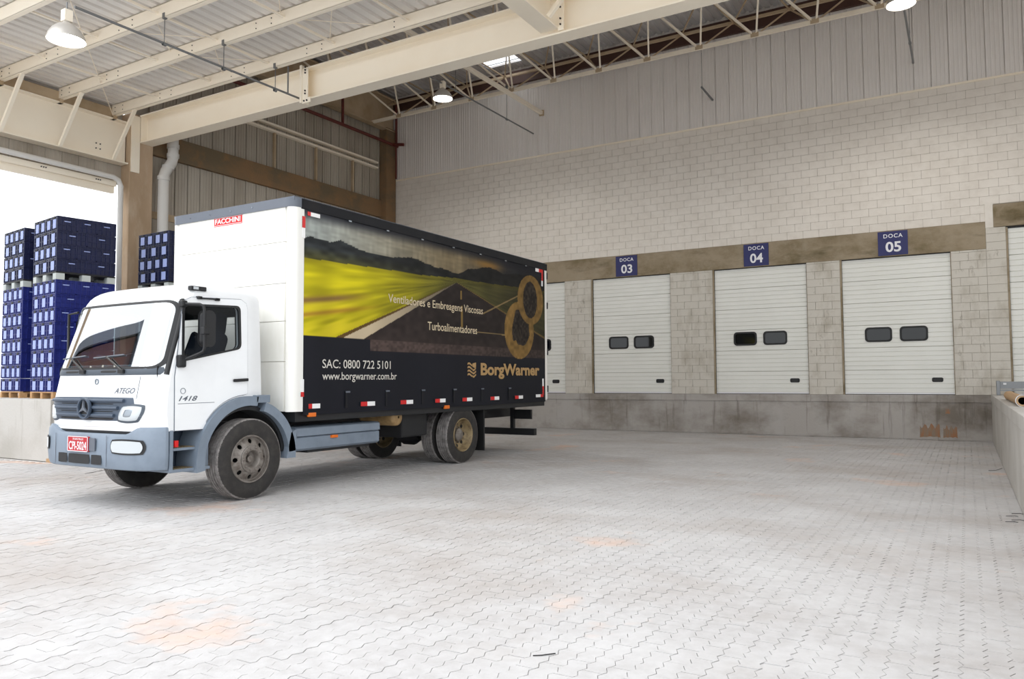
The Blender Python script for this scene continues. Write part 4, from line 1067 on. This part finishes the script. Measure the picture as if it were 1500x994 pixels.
field = mixc(field, C(208,190,40), low*np.clip((fs_-.4)/.25,0,1)*.8)
band = np.exp(-((vv-(2.60+.13*(uu-7.6)))/.05)**2)*np.clip((9.1-uu)/.8,0,1); field = mixc(field, C(122,92,58), band*.9)
band = np.exp(-((vv-(2.40+.15*(uu-7.6)))/.035)**2)*np.clip((9.3-uu)/.8,0,1); field = mixc(field, C(150,104,40), band*.7)
field = mixc(field, C(120,110,30), np.exp(-((vv-ft_)/.05)**2)*.4)
road = np.zeros_like(img)+C(52,44,42); road = road*(.8+.4*vnoise(uu*9,vv*14,12))[...,None]
road = mixc(road, C(76,64,60), np.clip((2.3-vv)/.35,0,1)*.6)
t_ = np.clip((3.24-vv)/(3.24-2.13), 0, 2)
xl_out = 11.31-(11.31-8.42)*t_; xl_in = 11.31-(11.31-8.86)*t_; xl_edge = 11.31-(11.31-8.26)*t_
xr = 11.31+(3.24-vv)/.263
im = np.where((vv > ridge)[...,None], sky, np.where((vv > ft_)[...,None], hill, field))
below = vv < 3.24
isroad = below & (uu > xl_in) & (uu < xr)
im = np.where(isroad[...,None], road, im)
line = below & (uu > xl_out) & (uu <= xl_in); im = np.where(line[...,None], C(206,188,158)*(1-.35*np.clip((uu-9)/2,0,1))[...,None], im)
line = below & (uu > xl_edge) & (uu <= xl_out); im = np.where(line[...,None], C(96,72,38), im)
line = below & (uu > xr) & (uu < xr+.16*t_+.03); im = np.where(line[...,None], C(138,112,66), im)
cl = ((uu > 11.43) & (uu < 11.475) & (vv > 2.95) & (vv < 3.10)) | ((uu > 11.44) & (uu < 11.50) & (vv > 2.45) & (vv < 2.83)); im = np.where(cl[...,None], C(158,128,72), im)
im = np.where(((vv < 2.125) & (uu > 9.0))[...,None], C(84,70,66)*(.8+.4*vnoise(uu*20,vv*30,13))[...,None], im)
def seg(a, b, w):
    a, b = np.array(a), np.array(b); d = b-a; L2 = d@d
    s_ = np.clip(((uu-a[0])*d[0]+(vv-a[1])*d[1])/L2, 0, 1)
    return np.hypot(uu-a[0]-s_*d[0], vv-a[1]-s_*d[1]) < w
im = np.where((seg((12.18,2.75),(13.5,3.2),.013) | seg((11.98,2.39),(13.0,2.38),.010))[...,None], C(168,142,96), im)
def ell(cy, cz, ry, rz): return ((uu-cy)/ry)**2+((vv-cz)/rz)**2
ringc = C(166,130,72)*(.85+.3*vnoise(uu*14,vv*14,15))[...,None]
gear = C(58,50,44)*(.45+1.2*vnoise(uu*22,vv*22,16))[...,None]
e2 = ell(13.55,2.50,.59,.58); im = np.where((e2 < 1)[...,None], ringc, im)
shape = np.hypot((uu-13.60)/.34, (vv-2.55)/.36)+.35*(vnoise(uu*7,vv*7,17)-.5); im = np.where((shape < 1)[...,None], gear, im)
e1 = ell(14.02,3.16,.535,.515); im = np.where((e1 < 1)[...,None], ringc, im); im = np.where((ell(14.0,3.16,.29,.385) < 1)[...,None], gear, im)
fade = 1-.30*far; im = im*fade[...,None]
img = np.where(inside[...,None], im, img)
img = np.where(((e2 < 1) & (vv < 1.96))[...,None], ringc*.8, img)
img = np.clip(img*(.93+.14*vnoise(uu*3,vv*1.2,18))[...,None], 0, 255)/255
linimg = np.where(img <= .04045, img/12.92, ((img+.055)/1.055)**2.4)
wob = .006*np.sin(uu*2.7)+.004*(vnoise(uu*2.2,vv*.6,20)-.5)
verts = np.stack([np.full_like(uu, SX)+wob-.004, uu, vv], -1).reshape(-1,3)-np.array(rootloc(truck))
idx = np.arange(NU*NV).reshape(NV,NU)
quads = np.stack([idx[:-1,:-1], idx[:-1,1:], idx[1:,1:], idx[1:,:-1]], -1).reshape(-1,4)
me = bpy.data.meshes.new('printed_curtain'); me.vertices.add(NU*NV); me.vertices.foreach_set('co', verts.astype(np.float32).ravel())
me.loops.add(quads.size); me.loops.foreach_set('vertex_index', quads.astype(np.int32).ravel())
me.polygons.add(len(quads)); me.polygons.foreach_set('loop_start', np.arange(0, quads.size, 4, dtype=np.int32)); me.update(calc_edges=True)
ca = me.color_attributes.new('print', 'FLOAT_COLOR', 'POINT')
ca.data.foreach_set('color', np.concatenate([linimg.reshape(-1,3), np.ones((NU*NV,1))], 1).astype(np.float32).ravel())
M_print = mat('printed_vinyl', (255,255,255), .55, spec=.15)
at = M_print.node_tree.nodes.new('ShaderNodeAttribute'); at.attribute_name = 'print'
M_print.node_tree.links.new(at.outputs['Color'], M_print.node_tree.nodes['Principled BSDF'].inputs['Base Color'])
me.materials.append(M_print)
cur = bpy.data.objects.new('curtain', me); COL.objects.link(cur); cur.parent = box
cur['label'] = 'black side curtain printed with a road through a yellow plain'
Pc = lambda u, v: (SX+.0075, u, v)
lt = lambda s, a, b, c_, d_, mt, **k: lettering(s, Pc, a, b, c_, d_, mt, box, **k)
lt('SAC: 0800 722 5101', 7.97, 9.46, 1.675, 1.80, M_letterw, offset=.004)
lt('www.borgwarner.com.br', 7.97, 9.61, 1.475, 1.62, M_letterw, offset=.004)
lt('BorgWarner', 12.07, 14.36, 1.515, 1.815, M_letterg, offset=.035)
lt('Ventiladores e Embreagens Viscosas', 9.40, 12.15, 2.685, 2.86, M_lettert, offset=.006)
lt('Turboalimentadores', 10.43, 11.95, 2.345, 2.485, M_lettert, offset=.008)
lg = MB()   # wave emblem before the name
def wavy(u0, u1, v, amp, ph, th):
    n_ = 10; a = []; b = []
    for k in range(n_+1):
        u = u0+(u1-u0)*k/n_; w = v+amp*math.sin(ph+k/n_*PI*1.3); a.append(Pc(u,w)); b.append(Pc(u,w+th))
    lg.add(a+b, [(i,i+1,n_+1+i+1,n_+1+i) for i in range(n_)])
for k in range(4): wavy(11.63, 11.78, 1.57+.065*k, .02, .3, .034)
for k in range(3): wavy(11.79, 11.91, 1.56+.060*k, -.02, .3, .034)
lg.add([Pc(11.79,1.80),Pc(11.79,1.74),Pc(11.91,1.70),Pc(11.91,1.82)], [(0,1,2,3)])
lg.build('logo', M_letterg, box, recalc=False)
# reflective tapes, lamps, buckles on the curtain
def tape(a, b, z0, z1, red0, red1):
    t = MB().box(SX+.004, SX+.010, a, b, z0, z1).build('reflective_tape', M_tapew, box)
    MB().box(SX+.0045, SX+.0115, red0[0], red1[0], red0[1], red1[1]).build('red_band', M_red, t)
for (a, b) in ((7.71,7.93),(8.77,9.09),(9.71,10.03),(10.64,10.94),(11.46,11.78),(12.41,12.72),(13.33,13.65)):
    tape(a, b, 1.115, 1.18, (a,1.115), (a+(b-a)*(.30 if a < 8 else .45),1.18))
tape(14.20, 14.53, 1.13, 1.19, (14.40,1.13), (14.53,1.19))
tape(14.49, 14.55, 1.17, 1.52, (14.49,1.17), (14.55,1.36))
tape(14.22, 14.54, 3.79, 3.86, (14.36,3.79), (14.54,3.86)); tape(14.48, 14.54, 3.50, 3.79, (14.48,3.62), (14.54,3.79))
tape(7.66, 7.90, 3.785, 3.84, (7.66,3.785), (7.72,3.84)); tape(7.565, 7.62, 3.46, 3.76, (7.565,3.60), (7.62,3.76))
tape(7.565, 7.62, 1.28, 1.52, (7.565,1.28), (7.62,1.345))
for y in (7.79, 11.0): MB().box(SX-.03, SX+.004, y-.075, y+.075, 1.0, 1.06).build('side_lamp', M_orange, box, bevel=.01)
for y in (8.46,9.36,10.28,11.2,12.1,13.1):
    bk = MB().box(SX+.002, SX+.012, y-.02, y+.02, 1.10, 1.34).build('strap', M_curtaintrim, box)
    MB().box(SX+.004, SX+.018, y-.02, y+.07, 1.32, 1.345).build('buckle', M_greytrim, bk)
for y in (8.51,9.37,10.27,11.18,12.06,12.98,13.8): MB().box(SX+.010, SX+.022, y-.03, y+.03, 3.842, 3.862).build('curtain_roller', M_chrome, box)

# ------------------------------------------------------------------ crates
def crate_meshes(L, W, H, mt, ends_left):
    """origin at the base centre; long side along x. ends_left: the short end looks to the left face of the stack"""
    b = MB().box(-L/2+.016, L/2-.016, -W/2+.016, W/2-.016, 0, H-.012)
    nx = max(2, round(L/.095)); ny = max(2, round(W/.095))
    for s in (-1, 1):
        for k in range(nx+1):
            x = -L/2+.016+(L-.032)*k/nx; b.box(x-.010, x+.010, *sorted((s*(W/2-.017), s*W/2)), .01, H-.02)
        for k in range(ny+1):
            y = -W/2+.016+(W-.032)*k/ny; b.box(*sorted((s*(L/2-.017), s*L/2)), y-.010, y+.010, .01, H-.02)
        b.box(-L/2+.01, L/2-.01, *sorted((s*(W/2-.017), s*(W/2-.004))), .10, .118)
        b.box(*sorted((s*(L/2-.017), s*(L/2-.004))), -W/2+.01, W/2-.01, .10, .118)
    body = b.mesh('body', mt); parts = []
    r = MB()
    for z in (H-.045, H-.012): r.box(-L/2-.001, L/2+.001, -W/2-.001, W/2+.001, z-.009, z+.007)
    parts.append(('rim', r.mesh('rim', mt)))
    if ends_left:
        parts.append(('label_panel', MB().box(-L/2-.001, -L/2+.008, -.075, .075, .035, H-.065).mesh('label_panel', M_cratel)))
        parts.append(('latch', MB().box(-L/2-.007, -L/2+.01, -.05, .05, H-.055, H-.012).mesh('latch', M_rubber)))
        parts.append(('print_mark', MB().box(-.06, .06, -W/2-.0015, -W/2+.008, H*.60, H*.66).mesh('print_mark', M_cratel)))
    else:
        for x in (-.14, .14):
            parts.append(('label_panel', MB().box(x-.07, x+.07, -W/2-.001, -W/2+.008, .035, H-.065).mesh('label_panel', M_cratel)))
            parts.append(('latch', MB().box(x-.045, x+.045, -W/2-.007, -W/2+.01, H-.055, H-.012).mesh('latch', M_rubber)))
        parts.append(('print_mark', MB().box(L/2-.008, L/2+.0015, -.06, .06, H*.60, H*.66).mesh('print_mark', M_cratel)))
    return parts, body
CL, CWD, CH = .575, .383, .279
CR = [[crate_meshes(CL, CWD, CH, m_, e) for e in (True, False)] for m_ in M_crate]
num = ['bottom','second','third','fourth','fifth','sixth','seventh','top']
def crate(loc, rz, kind, odd, label, group):
    o = bpy.data.objects.new('plastic_crate', None); COL.objects.link(o); o.location = loc; o.rotation_euler = (0,0,rz)
    ROOT[o.as_pointer()] = Vector(loc); tag(o, label, 'crate', group)
    parts, body = CR[kind][odd]
    b = bpy.data.objects.new('body', body); COL.objects.link(b); b.parent = o
    for nm, me_ in parts:
        p = bpy.data.objects.new(nm, me_); COL.objects.link(p); p.parent = o
def stack(corner, ang, where, group):
    """corner = nearest bottom corner; left face runs along ux, right face along uy"""
    ux = Vector((-math.cos(ang), math.sin(ang), 0)); uy = Vector((math.sin(ang), math.cos(ang), 0)); c0 = Vector((*corner, SLZ)); S = 1.15
    rz = -ang
    def at(a, b, z): return c0+ux*a+uy*b+Vector((0,0,z))
    # wooden pallet: boards and blocks
    p = empty('wooden_pallet', at(S/2,S/2,0), 'wooden pallet at the foot of the crate %s' % where, 'pallet', 'wooden pallets under the crates'); p.rotation_euler = (0,0,rz)
    for k in range(5):
        bm_ = MB().box(-S/2, S/2, -S/2+k*S*.2375, -S/2+k*S*.2375+.05*S, .115, .137).mesh('deck_board', M_wood); o = bpy.data.objects.new('deck_board', bm_); COL.objects.link(o); o.parent = p
    for k in range(3):
        bm_ = MB().box(-S/2+k*(S-.1)/2, -S/2+k*(S-.1)/2+.1, -S/2, S/2, 0, .02).box(-S/2+k*(S-.1)/2, -S/2+k*(S-.1)/2+.1, -S/2, S/2, .095, .115).mesh('runner', M_wood); o = bpy.data.objects.new('runner', bm_); COL.objects.link(o); o.parent = p
        for j in range(3):
            bm_ = MB().box(-S/2+k*(S-.1)/2, -S/2+k*(S-.1)/2+.1, -S/2+j*(S-.14)/2, -S/2+j*(S-.14)/2+.14, .02, .095).mesh('block', M_wood); o = bpy.data.objects.new('block', bm_); COL.objects.link(o); o.parent = p
    def layer(i, z, kind, load, nm):
        pos = []
        if i % 2 == 0:   # long sides on the right face: three ends on the left face
            for a in range(3):
                for b in range(2): pos.append((CWD*(a+.5), CL*(b+.5), rz+PI/2, a == 0 or b == 0, ('near corner' if a == 0 and b == 0 else ('right face far half' if a == 0 else 'left face %s' % ['','middle','far end'][a]))))
        else:
            for a in range(2):
                for b in range(3): pos.append((CL*(a+.5), CWD*(b+.5), rz, a == 0 or b == 0, ('near corner' if a == 0 and b == 0 else ('left face far end' if b == 0 else 'right face %s' % ['','middle','far end'][b]))))
        for (a, b, r, vis, pl_) in pos:
            if vis: crate(at(a, b, z), r+random.gauss(0,.004), kind, i % 2, 'navy crate, %s layer of %s load, %s, %s' % (nm, load, pl_, where), group)
    z = .138
    for i in range(8): layer(i, z, 1, 'lower', num[i]); z += .28
    q = empty('plastic_pallet', at(S/2,S/2,z), 'grey plastic pallet between the loads of the crate %s' % where, 'pallet', 'grey plastic pallets between the crate loads'); q.rotation_euler = (0,0,rz)
    for nm, m3, mtl in (('deck', MB().box(-S/2,S/2,-S/2,S/2,.125,.16), M_rubber),):
        o = bpy.data.objects.new(nm, m3.mesh(nm, mtl)); COL.objects.link(o); o.parent = q
    for a in (-1,0,1):
        for b in (-1,0,1):
            o = bpy.data.objects.new('foot', MB().box(a*(S/2-.08)-.08, a*(S/2-.08)+.08, b*(S/2-.08)-.08, b*(S/2-.08)+.08, 0, .125).mesh('foot', M_plpal)); COL.objects.link(o); o.parent = q
    z += .16
    for i in range(4): layer(i, z, 0, 'upper', ['bottom','second','third','top'][i]); z += .28
stack((-15.52,8.50), math.radians(8), 'stack by the windshield', 'crates by the cab windshield')
stack((-17.32,8.80), math.radians(8), 'stack at the left edge', 'crates at the left picture edge')
stack((-14.98,10.62), math.radians(2), 'stack behind the cargo box', 'crates behind the cargo box')

# ------------------------------------------------------------------ things on the right-hand dock, litter
sb_ = empty('steel_channel', (.9,20.3,1.10), 'galvanised steel channel with an upright end plate lying on the right dock', 'channel')
MB().box(.57,.64,20.2,20.5,1.10,1.42).build('end_plate', M_galv, sb_, bevel=.01)
MB().prism([(20.28,1.24),(20.28,1.40),(20.46,1.40),(20.46,1.38),(20.30,1.38),(20.30,1.24)], 'x', .63, 3.0).build('channel_web', M_galv, sb_)
MB().box(.64,3.0,20.25,20.32,1.19,1.225).build('lower_rail', M_galv, sb_)
MB().box(.7,.76,20.24,20.28,1.33,1.37).build('bolt_plate', M_signwhite, sb_)
tb = empty('clay_tube', (.66,16.2,1.1), 'short tan tube lying on the edge of the right dock', 'tube')
MB().lathe([(.05,-2.2),(.072,-2.2),(.072,1.35),(.08,1.36),(.08,1.42),(.072,1.43),(.072,1.8),(.05,1.8)], (.64,14.6,1.175), 'y', 20).build('barrel', M_card, tb, smooth=40)
MB().lathe([(.075,-2.22),(.080,-2.22),(.080,-2.10),(.075,-2.10)], (.64,14.6,1.175), 'y', 20).build('collar', M_signwhite, tb, smooth=40)
for k, (x, y, a, l_) in enumerate(((.86,11.6,.12,1.3),(1.0,12.4,.1,1.6),(.82,13.4,.15,1.4),(1.0,17.6,.1,1.2))):
    MB().tube([(x,y,1.145),(x+l_*math.sin(a),y+l_*math.cos(a),1.145)], .042, 10, cap=True).build('pipe_offcut', [M_rubber,M_galv,M_rimtan,M_rubber][k], smooth=40,
        label=['black pipe offcut nearest the camera on the right dock','grey metal pipe offcut on the right dock','rusty tan pipe offcut on the right dock','black pipe offcut behind the tan tube'][k], cat='pipe', group='offcuts on the right dock')
def twig(pts, label):
    MB().tube([(p[0],p[1],.008) for p in pts], .0032, 5).build('twig', M_rubber, label=label, cat='twig', group='litter on the paving')
twig([(-12.43,7.36),(-12.55,7.6),(-12.69,7.87)], 'thin dark twig on the paving in front of the lorry')
twig([(.26,14.55),(.36,14.62),(.46,15.03)], 'curved dark twig at the foot of the right dock')
twig([(-2.06,3.70),(-2.02,3.73),(-1.97,3.79)], 'short dark twig in the middle foreground')
for k, (x, y) in enumerate(((.38,9.9),(.42,9.65),(.36,9.5),(.44,10.1))):
    twig([(x-.06,y-.02),(x+.02,y+.03),(x+.05,y)], 'dead grass stalk at the foot of the right dock, %s' % ['second from the camera side','third from the camera side','nearest','farthest'][k])
pbk = empty('paving_brick', (-14.79,8.2,0), 'tan concrete brick lying beside the slab corner', 'brick')
MB().box(-14.93,-14.66,8.08,8.18,0,.07).build('face', M_card, pbk, bevel=.006)
